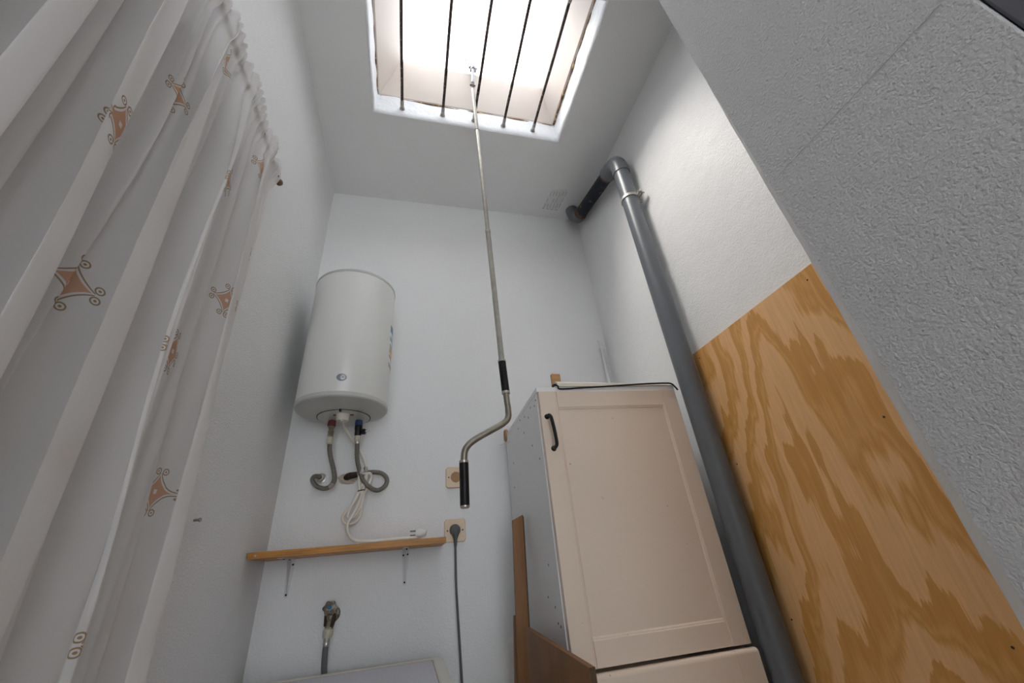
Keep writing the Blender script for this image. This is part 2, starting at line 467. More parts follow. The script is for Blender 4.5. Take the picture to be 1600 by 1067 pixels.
# near wall: stub beside the camera with a rounded far edge
X1, YN0 = 0.60, 0.071
def ys(z):                                   # where the corner bead starts; it thins out towards the ceiling
    return 0.3462 + (0.3590 - 0.3462) * min(1.0, max(0.0, (z - 0.25) / 0.75))
def sheet(points_at, jit):
    mb = MB(); nz = 110; vs = []; fs = []
    for k in range(nz + 1):
        z = ZF + (ZC - ZF) * k / nz
        P = points_at(z); n = len(P)
        for i, (x, y) in enumerate(P):
            w = jit[i]
            vs.append((x + w * noise.noise((x * 30, y * 40, z * 14)), y + w * noise.noise((x * 30 + 9, y * 40, z * 17)), z))
    for k in range(nz):
        for i in range(n - 1):
            fs.append((k * n + i, k * n + i + 1, (k + 1) * n + i + 1, (k + 1) * n + i))
    return mb.add(vs, fs)
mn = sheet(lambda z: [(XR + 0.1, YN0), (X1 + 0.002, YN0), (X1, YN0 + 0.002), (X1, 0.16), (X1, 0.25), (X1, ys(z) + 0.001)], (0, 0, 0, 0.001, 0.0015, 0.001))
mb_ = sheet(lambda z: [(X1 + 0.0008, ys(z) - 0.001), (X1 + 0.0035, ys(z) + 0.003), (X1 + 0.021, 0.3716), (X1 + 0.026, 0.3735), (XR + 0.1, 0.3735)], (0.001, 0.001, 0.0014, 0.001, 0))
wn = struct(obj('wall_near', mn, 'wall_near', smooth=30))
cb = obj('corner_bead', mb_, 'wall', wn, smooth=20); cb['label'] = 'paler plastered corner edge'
M['crack'] = mat('crack_dark', (0.42, 0.41, 0.41), 0.9)
ck = [(0.5992, 0.088 + (0.331 - 0.088) * k / 40, 0.538 + 0.001 * k / 40 + 0.0022 * noise.noise((k * 0.5, 1, 0))) for k in range(41)]
obj('crack', MB().tube(ck, [0.0003 + 0.0006 * abs(noise.noise((k * 0.37, 5, 0))) for k in range(41)], 6), 'crack', wn)
# passage behind the camera
struct(obj('wall_passage', B(0.95, 1.07, YR, YN0 + 0.02, ZF, ZC + 0.12), 'wall', smooth=0))
mf = MB()  # wide opening in this unseen end wall is added to let in fill light
mf.box(XL - 0.12, -0.40, YR - 0.12, YR, ZF, ZC + 0.12)
mf.box(0.88, 1.07, YR - 0.12, YR, ZF, ZC + 0.12)
mf.box(-0.40, 0.88, YR - 0.12, YR, 1.25, ZC + 0.12)
mf.box(-0.40, 0.88, YR - 0.12, YR, ZF, -0.65)
struct(obj('wall_front', mf, 'wall', smooth=0))
M['door_dark'] = mat('blue_grey_paint', (0.13, 0.13, 0.15), 0.5, var=0.05)
dr = struct(obj('door_1', B(0.603, 0.645, -0.75, 0.0700, ZF, 0.95, bev=0.003), 'door_dark', smooth=0))
for z0, z1 in ((-0.98, -0.15), (0.0, 0.85)):
    obj('door_panel', B(0.597, 0.604, -0.63, -0.06, z0, z1, bev=0.003), 'door_dark', dr, smooth=0)
# ceiling with the skylight hole
SX0, SX1, SY0, SY1 = -0.225, 0.695, 0.579, 1.189
mc = MB()
cx0, cx1, cy0, cy1 = XL - 0.6, XR + 0.3, YR - 0.12, YB + 0.12
mc.box(cx0, SX0, cy0, cy1, ZC, ZC + 0.12); mc.box(SX1, cx1, cy0, cy1, ZC, ZC + 0.12)
mc.box(SX0, SX1, cy0, SY0, ZC, ZC + 0.12); mc.box(SX0, SX1, SY1, cy1, ZC, ZC + 0.12)
ceil = struct(obj('ceiling', mc, 'ceiling', smooth=0))

# skylight
def rect_loop(x0, x1, y0, y1, n):
    P = []
    for a, b in (((x0, y0), (x1, y0)), ((x1, y0), (x1, y1)), ((x1, y1), (x0, y1)), ((x0, y1), (x0, y0))):
        for i in range(n): P.append((a[0] + (b[0] - a[0]) * i / n, a[1] + (b[1] - a[1]) * i / n))
    return P
def loops(levels, close=False):
    mb = MB(); n = len(levels[0]); vs = []; fs = []
    for lv in levels: vs += lv
    k = len(levels)
    for i in range(k if close else k - 1):
        i2 = (i + 1) % k
        for j in range(n):
            fs.append((i * n + j, i * n + (j + 1) % n, i2 * n + (j + 1) % n, i2 * n + j))
    return mb.add(vs, fs)
sky = struct(obj('window_1', loops([[(x, y, z) for x, y in rect_loop(*r, 1)] for z, r in (
        (2.005, (-0.224, 0.694, 0.580, 1.188)), (2.015, (-0.205, 0.672, 0.603, 1.172)), (2.17, (-0.108, 0.600, 0.684, 1.084)),
        (2.185, (-0.108, 0.600, 0.684, 1.084)), (2.185, (-0.15, 0.64, 0.65, 1.12)), (2.005, (-0.27, 0.74, 0.54, 1.23)))], close=True), 'kerb', smooth=0))
sky['label'] = 'cream tapered skylight upstand in the ceiling'
lv = []
NS = 40
for z, ins, amp in ((-0.001, -0.004, 0.0015), (0.004, 0.003, 0.002), (0.03, 0.005, 0.003), (0.06, 0.006, 0.0035), (0.09, 0.008, 0.004), (0.122, 0.012, 0.005), (0.124, -0.002, 0.0)):
    lv.append([(x + amp * noise.noise((x * 18, y * 18, z * 20)), y + amp * noise.noise((x * 18 + 7, y * 18, z * 20)),
                ZC + z + (0.008 * noise.noise((x * 22, y * 22, 3.1)) if z > 0.1 else 0)) for x, y in rect_loop(SX0 + ins, SX1 - ins, SY0 + ins, SY1 - ins, NS)])
rv = obj('reveal', loops(lv), 'reveal', sky, smooth=60); rv['label'] = 'bright white plastered reveal'
# rusty seam between reveal and upstand
for a, b, w in (((0.684, 0.60), (0.679, 1.17), 0.010), ((-0.214, 0.60), (-0.212, 1.17), 0.004), ((-0.20, 1.177), (0.67, 1.177), 0.004)):
    pts = []; rs = []
    for i in range(50):
        t = i / 49
        pts.append((a[0] + (b[0] - a[0]) * t, a[1] + (b[1] - a[1]) * t, 2.008 + 0.004 * noise.noise((t * 14, a[0], 5))))
        rs.append(max(0.0012, w * (0.45 + 0.9 * noise.noise((t * 9, a[1] * 3, 2)))))
    obj('seam', MB().tube(pts, rs, 6), 'seam', sky)
sf = obj('sash', loops([[(x, y, z) for x, y in rect_loop(*r, 1)] for z, r in (
        (2.188, (-0.125, 0.617, 0.667, 1.101)), (2.188, (-0.062, 0.552, 0.728, 1.040)), (2.204, (-0.062, 0.552, 0.728, 1.040)), (2.204, (-0.125, 0.617, 0.667, 1.101)))], close=True), 'sash', sky, smooth=0)
# shallow opal dome
vs = []; fs = []; nx, ny = 20, 16
for j in range(ny + 1):
    for i in range(nx + 1):
        u, v = i / nx, j / ny
        vs.append((-0.12 + 0.732 * u, 0.672 + 0.424 * v, 2.206 + 0.11 * (1 - (2 * u - 1) ** 4) * (1 - (2 * v - 1) ** 4)))
for j in range(ny):
    for i in range(nx):
        a = j * (nx + 1) + i; fs.append((a, a + 1, a + nx + 2, a + nx + 1))
pane = obj('pane', MB().add(vs, fs), 'dome', sky, smooth=60, recalc=False); pane['label'] = 'opal white skylight dome'

# opener hardware on the sash
op = obj('opener', B(0.222, 0.252, 1.052, 1.064, 2.150, 2.205, bev=0.002).box(0.216, 0.258, 1.056, 1.062, 2.178, 2.186), 'opener', sky)
op['label'] = 'small corroded crank opener on the sash'
obj('latch', B(0.192, 0.219, 1.05, 1.06, 2.212, 2.220, bev=0.001).box(0.196, 0.204, 1.048, 1.058, 2.206, 2.234, bev=0.001), 'opener', sky)

# ------------------------------------------------------------------ security bars
names = ['leftmost rusty iron bar across the skylight', 'second rusty iron bar from the left across the skylight',
         'middle rusty iron bar across the skylight, behind the crank rod', 'fourth rusty iron bar from the left across the skylight', 'rightmost rusty iron bar across the skylight']
for i, x in enumerate((-0.097, 0.095, 0.250, 0.401, 0.558)):
    t = thing('security_bar', (x, SY1, 1.94), names[i], 'bar', 'iron bars under the skylight')
    pts = [(x + 0.0004 * math.sin(k * 0.4 + i), SY0 - 0.004 + (SY1 - SY0 + 0.008) * k / 24, 1.94 + 0.0004 * math.cos(k * 0.5 + i)) for k in range(25)]
    obj('bar', MB().tube(pts, [0.0066 + 0.0006 * noise.noise((k * 0.7, i, 0)) for k in range(25)], 10), 'rust', t)
    for yy, s in ((SY1 - 0.006, -1), (SY0 + 0.006, 1)):
        prof = [(0.013, 0), (0.011, 0.006), (0.0088, 0.014), (0.0082, 0.035), (0.0072, 0.045)]
        obj('paint_smear', MB().lathe(prof, (x, yy, 1.94), (0, s, 0), 10), 'paint_smear', t)

# ------------------------------------------------------------------ crank rod hanging from the skylight
t = thing('skylight_crank', (0.133, 1.04, 0.123), 'long telescopic crank rod with black grips hanging from the skylight', 'crank')
P0 = Vector((0.226, 1.045, 1.955)); P1 = Vector((0.2565, 1.04, 0.522))
obj('spindle', MB().tube([(0.2355, 1.05, 2.165), (0.234, 1.05, 2.12), (0.2275, 1.046, 2.02)], [0.0085, 0.008, 0.008], 12)
    .lathe([(0.011, 0), (0.0125, 0.004), (0.0125, 0.016), (0.009, 0.02)], (0.2355, 1.05, 2.15), (0, 0, 1), 14), 'spindle', t)
obj('universal_joint', MB().box(0.219, 0.235, 1.038, 1.053, 1.99, 2.022, bev=0.002).tube([(0.214, 1.045, 1.998), (0.240, 1.045, 1.998)], 0.004, 8)
    .box(0.2195, 0.2335, 1.039, 1.052, 1.955, 1.986, bev=0.002).tube([(0.2265, 1.036, 1.978), (0.2265, 1.056, 1.978)], 0.004, 8), 'opener', t)
mid = P0.lerp(P1, 0.63); q1 = P0.lerp(P1, 0.21)
obj('inner_rod', MB().tube([P0 + Vector((0, 0, 0.012)), q1], 0.0078, 12).tube([q1 + Vector((0, 0, 0.004)), q1 - Vector((0, 0, 0.003))], 0.0092, 12), 'rod_white', t)
obj('middle_rod', MB().tube([q1, mid], 0.0073, 12), 'rod_alu', t)
obj('collar', MB().tube([mid + Vector((0, 0, 0.006)), mid - Vector((0, 0, 0.006))], 0.0098, 14), 'steel', t)
obj('outer_rod', MB().tube([mid, P1], 0.0088, 14), 'rod_alu', t)
g1a, g1b = P1, Vector((0.2605, 1.04, 0.424))
obj('grip', MB().tube([g1a, g1b], 0.0115, 16), 'black', t)
obj('ferrule', MB().tube([g1a + Vector((0, 0, 0.004)), g1a - Vector((0, 0, 0.001))], 0.0120, 16), 'steel', t)
obj('ferrule', MB().tube([g1b + Vector((0, 0, 0.002)), g1b - Vector((0, 0, 0.005))], 0.0120, 16), 'steel', t)
path = catmull([(0.2605, 1.04, 0.430), (0.2615, 1.04, 0.40), (0.263, 1.04, 0.372), (0.2605, 1.04, 0.347), (0.243, 1.04, 0.330), (0.205, 1.04, 0.310), (0.168, 1.04, 0.290), (0.147, 1.04, 0.274), (0.1365, 1.04, 0.256), (0.134, 1.04, 0.226)], 6)
obj('crank_arm', MB().tube(path, 0.0088, 14), 'bronze_steel', t)
obj('grip', MB().tube([(0.134, 1.04, 0.230), (0.1335, 1.04, 0.127), (0.1335, 1.04, 0.124)], [0.0118, 0.0118, 0.0105], 18), 'black', t)
obj('ferrule', MB().tube([(0.134, 1.04, 0.2345), (0.134, 1.04, 0.2285)], 0.0122, 18), 'steel', t)
obj('end_cap', MB().tube([(0.1335, 1.04, 0.1265), (0.1335, 1.04, 0.1225), (0.1335, 1.04, 0.120)], [0.0121, 0.0118, 0.009], 18), 'steel', t)

# ------------------------------------------------------------------ water heater
HX, HY, HR = -0.253, 1.517, 0.1605
t = thing('water_heater', (HX, HY, 0.51), 'white cylindrical electric water heater hung on the back wall', 'water heater')
ht = obj('tank', MB().lathe([(HR - 0.002, 0.554), (HR, 0.5585), (HR, 1.072), (HR - 0.001, 1.078)], (HX, HY, 0), n=96), 'white_enamel', t)
obj('top_cap', MB().lathe([(HR + 0.0015, 1.074), (HR + 0.0015, 1.083), (HR - 0.004, 1.089), (HR - 0.03, 1.097), (0.02, 1.104)], (HX, HY, 0), n=96), 'heater_grey', t)
obj('bottom_cap', MB().lathe([(0.03, 0.5335), (0.12, 0.534), (HR - 0.012, 0.5365), (HR - 0.003, 0.5385), (HR + 0.0012, 0.5425), (HR + 0.0012, 0.555), (HR - 0.0005, 0.5565), (HR - 0.004, 0.557)], (HX, HY, 0), n=96), 'heater_grey', t, smooth=28)
PX, PY = HX + 0.0, HY + 0.058
obj('panel_gap', MB().lathe([(0.0945, 0.5322), (0.0965, 0.5320), (0.0965, 0.5345)], (PX, PY, 0), n=72), 'dark_gap', t)
obj('service_panel', MB().lathe([(0.03, 0.5300), (0.0932, 0.5305), (0.0940, 0.5345)], (PX, PY, 0), n=72), 'heater_grey', t)
KX, KY = -0.250, 1.528
kb = obj('thermostat_knob', MB().lathe([(0.019, 0.505), (0.0215, 0.508), (0.0225, 0.529), (0.0245, 0.531)], (KX, KY, 0), n=32), 'knob_cream', t)
obj('knob_ridge', B(KX - 0.004, KX + 0.004, KY - 0.018, KY + 0.018, 0.5005, 0.506, bev=0.001), 'knob_cream', kb)
obj('pointer', B(KX + 0.0255, KX + 0.037, KY - 0.003, KY + 0.003, 0.527, 0.5305), 'red', t)
obj('pointer', B(KX - 0.034, KX - 0.0255, KY - 0.003, KY + 0.003, 0.527, 0.5305), 'red', t)
obj('indicator_light', MB().lathe([(0.004, 0.525), (0.0048, 0.534)], (KX - 0.003, 1.478, 0), n=12), 'dark_gap', t)
# round badge on the front
def on_heater(a, z, r): return Vector((HX + r * math.sin(a), HY - r * math.cos(a), z))
ba = math.atan2(-0.2425 - HX, 0.155); bz = 0.6065
def badge(rad_out, dz, off, n=28, da=0.0):
    vs = [on_heater(ba + da, bz + dz, HR + off)]
    for k in range(n):
        a = 2 * math.pi * k / n
        vs.append(on_heater(ba + da + rad_out[0] * math.cos(a) / HR, bz + dz + rad_out[1] * math.sin(a), HR + off))
    for k in range(n):
        a = 2 * math.pi * k / n
        vs.append(on_heater(ba + da + rad_out[0] * math.cos(a) / HR, bz + dz + rad_out[1] * math.sin(a), HR - 0.001))
    return MB().add(vs, [(0, 1 + k, 1 + (k + 1) % n) for k in range(n)] + [(1 + k, 1 + n + k, 1 + n + (k + 1) % n, 1 + (k + 1) % n) for k in range(n)])
bd = obj('badge', badge((0.0165, 0.0135), 0, 0.0012), 'logo_grey', t); bd['label'] = 'small grey oval badge with a silver disc'
obj('badge_disc', badge((0.0082, 0.0092), -0.0005, 0.0020, da=0.0042 / HR), 'logo_silver', bd)
obj('badge_mark', badge((0.0040, 0.0028), 0.0005, 0.0026, n=14, da=0.0042 / HR), 'logo_grey', bd)
# energy label wrapped on the right flank
def flank(a0, a1, z0, z1, off, n=6):
    vs = []; fs = []
    for k in range(n + 1):
        a = a0 + (a1 - a0) * k / n
        for z in (z0, z1):
            for r in (HR + off, HR - 0.001): vs.append(on_heater(a, z, r))
    for k in range(n):
        b = k * 4; c = b + 4
        fs += [(b, c, c + 2, b + 2), (b, b + 1, c + 1, c), (b + 2, c + 2, c + 3, b + 3)]
    fs += [(0, 2, 3, 1), (n * 4, n * 4 + 1, n * 4 + 3, n * 4 + 2)]
    return MB().add(vs, fs)
A0, A1 = math.radians(73), math.radians(106)
en = obj('energy_label', flank(A0, A1, 0.70, 0.905, 0.0008), 'plug_white', t); en['label'] = 'energy label with blue, green and orange fields'
M['lab_blue'] = mat('label_blue', (0.20, 0.28, 0.45), 0.5); M['lab_teal'] = mat('label_teal', (0.30, 0.48, 0.50), 0.5)
M['lab_or'] = mat('label_orange', (0.66, 0.42, 0.24), 0.5); M['lab_ink'] = mat('label_ink', (0.28, 0.28, 0.30), 0.6)
for z0, z1, m in ((0.868, 0.898, 'lab_blue'), (0.828, 0.846, 'lab_teal'), (0.800, 0.812, 'lab_teal'), (0.772, 0.797, 'lab_or'), (0.750, 0.764, 'lab_or'), (0.722, 0.726, 'lab_ink'), (0.712, 0.716, 'lab_ink')):
    obj('label_field', flank(A0 + 0.03, A1 - 0.03, z0, z1, 0.0016), m, en)
for z in (0.62, 0.93): obj('wall_mount', B(HX - 0.06, HX + 0.06, HY + 0.13, YB, z, z + 0.04, bev=0.002), 'heater_grey', t)

# pipe stubs, valves and hoses below the heater
ho = thing('water_hose', (-0.30, 1.62, 0.286), 'braided hose hooked from the red heater outlet to the wall', 'hose', 'braided hoses under the water heater')
hp = [(-0.297, 1.605, 0.445), (-0.296, 1.608, 0.425), (-0.290, 1.615, 0.396), (-0.276, 1.625, 0.352), (-0.270, 1.632, 0.322), (-0.277, 1.64, 0.300), (-0.301, 1.645, 0.289), (-0.331, 1.65, 0.300), (-0.349, 1.655, 0.322), (-0.346, 1.662, 0.337), (-0.333, 1.672, 0.338), (-0.330, 1.684, 0.336)]
pp = catmull(hp, 9)
obj('hose', MB().tube(pp, [0.0082 + (0.0004 if k % 2 else -0.0003) for k in range(len(pp))], 12), 'braid', ho)
obj('outlet_ring', MB().lathe([(0.0135, 0.508), (0.0145, 0.510), (0.0145, 0.522), (0.0125, 0.5345)], (-0.2985, 1.60, 0), n=24), 'red', ho)
obj('fitting', MB().lathe([(0.0095, 0.468), (0.0120, 0.471), (0.0120, 0.490), (0.0098, 0.493), (0.0098, 0.500), (0.0128, 0.502), (0.0128, 0.509)], (-0.298, 1.60, 0), n=6), 'brass_dirty', ho)
obj('hose_nut', MB().lathe([(0.0090, 0.440), (0.0115, 0.443), (0.0118, 0.460), (0.0100, 0.468)], (-0.2975, 1.603, 0), n=12), 'nut_cream', ho)
obj('ferrule', MB().tube(pp[42:50], 0.0095, 12), 'steel', ho)
obj('wall_elbow', MB().lathe([(0.019, 0), (0.0185, 0.004), (0.012, 0.006), (0.0118, 0.016), (0.010, 0.019)], (-0.328, YB, 0.336), (0, -1, 0), 16), 'steel', ho)

ho2 = thing('water_hose', (-0.19, 1.62, 0.27), 'braided hose looping below the black valve at the blue heater inlet', 'hose', 'braided hoses under the water heater')
hp = [(-0.199, 1.603, 0.452), (-0.1985, 1.606, 0.43), (-0.196, 1.62, 0.387), (-0.186, 1.638, 0.349), (-0.169, 1.645, 0.311), (-0.146, 1.647, 0.286), (-0.115, 1.650, 0.274), (-0.089, 1.655, 0.291), (-0.086, 1.660, 0.318), (-0.110, 1.664, 0.340), (-0.150, 1.668, 0.345), (-0.186, 1.672, 0.341), (-0.216, 1.680, 0.338)]
pp = catmull(hp, 9)
obj('hose', MB().tube(pp, [0.0082 + (0.0004 if k % 2 else -0.0003) for k in range(len(pp))], 12), 'braid', ho2)
obj('inlet_ring', MB().lathe([(0.0135, 0.510), (0.0145, 0.512), (0.0145, 0.522), (0.0125, 0.5345)], (-0.2005, 1.60, 0), n=24), 'blue', ho2)
sv = obj('safety_valve', MB().lathe([(0.0105, 0.470), (0.0125, 0.472), (0.0125, 0.492), (0.0140, 0.495), (0.0140, 0.508), (0.0125, 0.511)], (-0.2000, 1.60, 0), n=16)
    .tube([(-0.200, 1.60, 0.487), (-0.182, 1.594, 0.484), (-0.172, 1.592, 0.483)], [0.008, 0.008, 0.010], 10).box(-0.187, -0.173, 1.586, 1.600, 0.474, 0.494, bev=0.002), 'black', ho2)
obj('lever', MB().tube([(-0.173, 1.592, 0.485), (-0.158, 1.590, 0.487)], [0.003, 0.0045], 8), 'plug_white', sv)
obj('hose_nut', MB().lathe([(0.0085, 0.446), (0.0112, 0.449), (0.0115, 0.464), (0.0100, 0.471)], (-0.1995, 1.602, 0), n=12), 'nut_cream', ho2)
obj('ferrule', MB().tube(pp[2:7], 0.0095, 12), 'steel', ho2)
obj('coupling', MB().tube([(-0.168, 1.668, 0.344), (-0.193, 1.674, 0.341)], [0.0140, 0.0140], 6).tube([(-0.160, 1.650, 0.347), (-0.168, 1.652, 0.346)], 0.0165, 12).tube([(-0.176, 1.662, 0.343), (-0.178, 1.632, 0.343)], [0.010, 0.009], 10), 'steel', ho2)
obj('pipe_stub', MB().tube([(-0.192, 1.674, 0.341), (-0.225, 1.682, 0.338), (-0.24, YB + 0.004, 0.336)], [0.0105, 0.0125, 0.0125], 14), 'dark_rust', ho2)
vs = [(-0.232 + 0.036 * math.cos(a) * (1 + 0.2 * noise.noise((math.cos(a) * 2, math.sin(a) * 2, 1))), YB - 0.001, 0.331 + 0.022 * math.sin(a) * (1 + 0.3 * noise.noise((math.cos(a) * 2, math.sin(a) * 2, 4)))) for a in [2 * math.pi * k / 26 for k in range(26)]]
mm = MB(); vin = [(-0.228 + (p[0] + 0.232) * 0.72, YB - 0.0055 - 0.003 * abs(noise.noise((p[0] * 90, p[2] * 90, 0))), 0.331 + (p[2] - 0.331) * 0.72) for p in vs]
vc = [(-0.228 + (p[0] + 0.232) * 0.35, YB - 0.003, 0.333 + (p[2] - 0.331) * 0.35) for p in vs]
mm.add(vs + vin + vc, [(i, (i + 1) % 26, 26 + (i + 1) % 26, 26 + i) for i in range(26)] + [(26 + i, 26 + (i + 1) % 26, 52 + (i + 1) % 26, 52 + i) for i in range(26)] + [tuple(range(52, 78))])
tag(obj('wall_patch', mm, 'plaster_crumb'), 'crumbling brown plaster around the pipe in the back wall', 'plaster')

# heater power cord, tied in loops, running along the shelf
pc = thing('power_cord', (-0.17, 1.6, 0.10), 'off-white heater cord tied in loops and trailing onto the wooden shelf', 'cord')
c1 = catmull([(-0.262, 1.64, 0.535), (-0.256, 1.645, 0.515), (-0.226, 1.655, 0.472), (-0.184, 1.662, 0.411), (-0.166, 1.664, 0.365), (-0.170, 1.658, 0.332), (-0.178, 1.652, 0.279),
              (-0.200, 1.658, 0.232), (-0.230, 1.664, 0.196), (-0.222, 1.668, 0.170), (-0.190, 1.668, 0.168), (-0.170, 1.664, 0.196), (-0.166, 1.657, 0.254), (-0.150, 1.655, 0.296), (-0.142, 1.655, 0.325), (-0.152, 1.648, 0.338), (-0.165, 1.645, 0.322),
              (-0.168, 1.648, 0.275), (-0.182, 1.652, 0.222), (-0.206, 1.652, 0.175), (-0.210, 1.64, 0.156), (-0.200, 1.60, 0.131), (-0.176, 1.535, 0.106), (-0.150, 1.515, 0.0965), (-0.10, 1.508, 0.0940), (-0.05, 1.510, 0.0945), (0.0, 1.520, 0.095), (0.035, 1.524, 0.0955), (0.054, 1.522, 0.101)], 8)
obj('cable', MB().tube(c1, 0.0050, 10), 'cable_white', pc)
c2 = catmull([(-0.176, 1.644, 0.345), (-0.186, 1.645, 0.320), (-0.178, 1.646, 0.276), (-0.166, 1.655, 0.250), (-0.178, 1.662, 0.210), (-0.196, 1.665, 0.185), (-0.214, 1.662, 0.19), (-0.205, 1.66, 0.225), (-0.182, 1.65, 0.276), (-0.160, 1.646, 0.318), (-0.168, 1.643, 0.343), (-0.176, 1.644, 0.345)], 8)
obj('cable_loop', MB().tube(c2, 0.0050, 10), 'cable_white', pc)
obj('cable_tie', MB().tube([(-0.174 + 0.011 * math.cos(a), 1.650 + 0.009 * math.sin(a), 0.276 + 0.002 * math.cos(a)) for a in [2 * math.pi * k / 20 for k in range(20)]], 0.0022, 6, closed=True), 'dark_rust', pc)
obj('cable_tie', MB().tube([(-0.170 + 0.013 * math.cos(a), 1.647 + 0.010 * math.sin(a), 0.335 + 0.002 * math.cos(a)) for a in [2 * math.pi * k / 20 for k in range(20)]], 0.0030, 6, closed=True), 'cable_white', pc)
pl = obj('plug', MB().tube([(0.056, 1.522, 0.099), (0.055, 1.522, 0.106), (0.047, 1.522, 0.1085), (0.034, 1.522, 0.1085), (0.026, 1.522, 0.1085)], [0.006, 0.0115, 0.0140, 0.0140, 0.011], 14), 'plug_white', pc)
for dz in (0.1150, 0.1020): obj('pin', MB().tube([(0.027, 1.522, dz), (0.008, 1.522, dz)], 0.0025, 8), 'logo_grey', pl)

# ------------------------------------------------------------------ shelf with brackets
t = thing('wall_shelf', (-0.17, 1.6, -0.04), 'narrow wooden wall shelf on two white metal brackets', 'shelf')
obj('board', B(XL + 0.004, 0.126, 1.5, YB - 0.001, 0.0695, 0.0885, bev=0.0012), 'shelf_wood', t)
obj('board_screw', MB().lathe([(0.0035, 0), (0.0035, 0.002), (0.002, 0.003)], (XL + 0.025, 1.5, 0.078), (0, -1, 0), 10), 'steel', t)
for bx in (-0.387, -0.005):
    pts = [(-0.013, 0.069), (0.013, 0.069), (0.0055, -0.040), (0.003, -0.045), (-0.003, -0.045), (-0.0055, -0.040)]
    br = obj('bracket', MB().prism([(bx + a, YB - 0.0025, z) for a, z in pts], (0, 0.0025, 0))
        .prism([(bx + a, YB - d, 0.0675) for a, d in ((-0.013, 0), (0.013, 0), (0.007, 0.155), (-0.007, 0.155))], (0, 0, 0.002))
        .prism([(bx - 0.001, YB - d, z) for d, z in ((0.002, 0.068), (0.06, 0.068), (0.008, -0.030), (0.002, -0.034))], (0.002, 0, 0)), 'bracket', t, smooth=0)
    for a, z in ((-0.0075, 0.050), (0.0075, 0.052), (0.0, -0.036)):
        obj('screw', MB().lathe([(0.0032, 0), (0.0032, 0.0015), (0.0018, 0.0028)], (bx + a, YB - 0.0025, z), (0, -1, 0), 10), 'dark_gap', br)
    for d in (0.045, 0.12):
        obj('screw', MB().lathe([(0.0032, 0), (0.0032, 0.0015), (0.0018, 0.0028)], (bx + 0.004, YB - d, 0.0675), (0, 0, -1), 10), 'dark_gap', br)

# ------------------------------------------------------------------ sockets
def socket(cx, cz, label):
    t = thing('wall_socket', (cx, YB, cz - 0.04), label, 'socket', 'yellowed wall sockets on the back wall')
    w = 0.0405
    # plate with a round opening
    n = 32; outer = []
    for k in range(n):
        a = 2 * math.pi * k / n + math.pi / n
        c, s_ = math.cos(a), math.sin(a); f = w / max(abs(c), abs(s_))
        outer.append((c * f, s_ * f))
    inner = [(0.0205 * math.cos(2 * math.pi * k / n + math.pi / n), 0.0205 * math.sin(2 * math.pi * k / n + math.pi / n)) for k in range(n)]
    lv = [[(cx + a, YB, cz + b) for a, b in outer], [(cx + a, YB - 0.0085, cz + b) for a, b in outer],
          [(cx + a * 0.955, YB - 0.0115, cz + b * 0.955) for a, b in outer], [(cx + a * 1.08, YB - 0.0115, cz + b * 1.08) for a, b in inner], [(cx + a, YB - 0.010, cz + b) for a, b in inner], [(cx + a, YB - 0.001, cz + b) for a, b in inner]]
    obj('plate', loops(lv), 'socket', t, smooth=25)
    we = obj('socket_well', MB().lathe([(0.0203, 0.0095), (0.0195, 0.0095), (0.0190, 0.003), (0.004, 0.0025)], (cx, YB, cz), (0, -1, 0), 32), 'socket_well', t)
    for dx in (-0.0095, 0.0095): obj('pin_hole', MB().lathe([(0.0028, 0.002), (0.0028, 0.0036)], (cx + dx, YB, cz), (0, -1, 0), 12), 'dark_gap', we)
    for dz in (-0.016, 0.016): obj('earth_clip', B(cx - 0.0025, cx + 0.0025, YB - 0.009, YB - 0.002, cz + dz - 0.003, cz + dz + 0.003), 'brass_dirty', we)
    for dx in (-0.029, 0.029): obj('screw', MB().lathe([(0.0028, 0.010), (0.0028, 0.0122)], (cx + dx, YB, cz), (0, -1, 0), 10), 'dark_gap', t)
    return t
socket(0.1835, 0.316, 'upper empty yellowed wall socket, half behind the crank handle')
socket(0.1765, 0.119, 'lower yellowed wall socket with a grey plug in it')
gp = thing('appliance_cord', (0.178, 1.66, -0.9), 'grey power plug and cord hanging down from the lower socket', 'cord')
obj('plug', MB().lathe([(0.0185, 0.004), (0.0192, 0.014), (0.0185, 0.026), (0.0150, 0.034), (0.006, 0.037)], (0.1765, YB, 0.121), (0, -1, 0), 28)
    .tube([(0.1765, YB - 0.022, 0.118), (0.1765, YB - 0.022, 0.100), (0.1765, YB - 0.021, 0.088)], [0.0135, 0.0115, 0.0072], 14), 'cable_grey', gp)
obj('plug_face', MB().lathe([(0.009, 0.0362), (0.0085, 0.0378), (0.002, 0.038)], (0.1765, YB, 0.1225), (0, -1, 0), 20), 'cable_grey', gp)
obj('strain_relief', MB().tube([(0.1765, YB - 0.021, 0.090), (0.1765, YB - 0.0205, 0.074), (0.1763, YB - 0.020, 0.062)], [0.0074, 0.0062, 0.0048], 12), 'cable_grey', gp)
obj('cable', MB().tube(catmull([(0.1763, YB - 0.020, 0.068), (0.176, YB - 0.02, 0.02), (0.1765, YB - 0.02, -0.06), (0.180, YB - 0.02, -0.14), (0.186, YB - 0.022, -0.26), (0.190, YB - 0.025, -0.36), (0.192, YB - 0.03, -0.6), (0.185, YB - 0.03, -0.9)], 6), 0.0042, 10), 'cable_grey', gp)

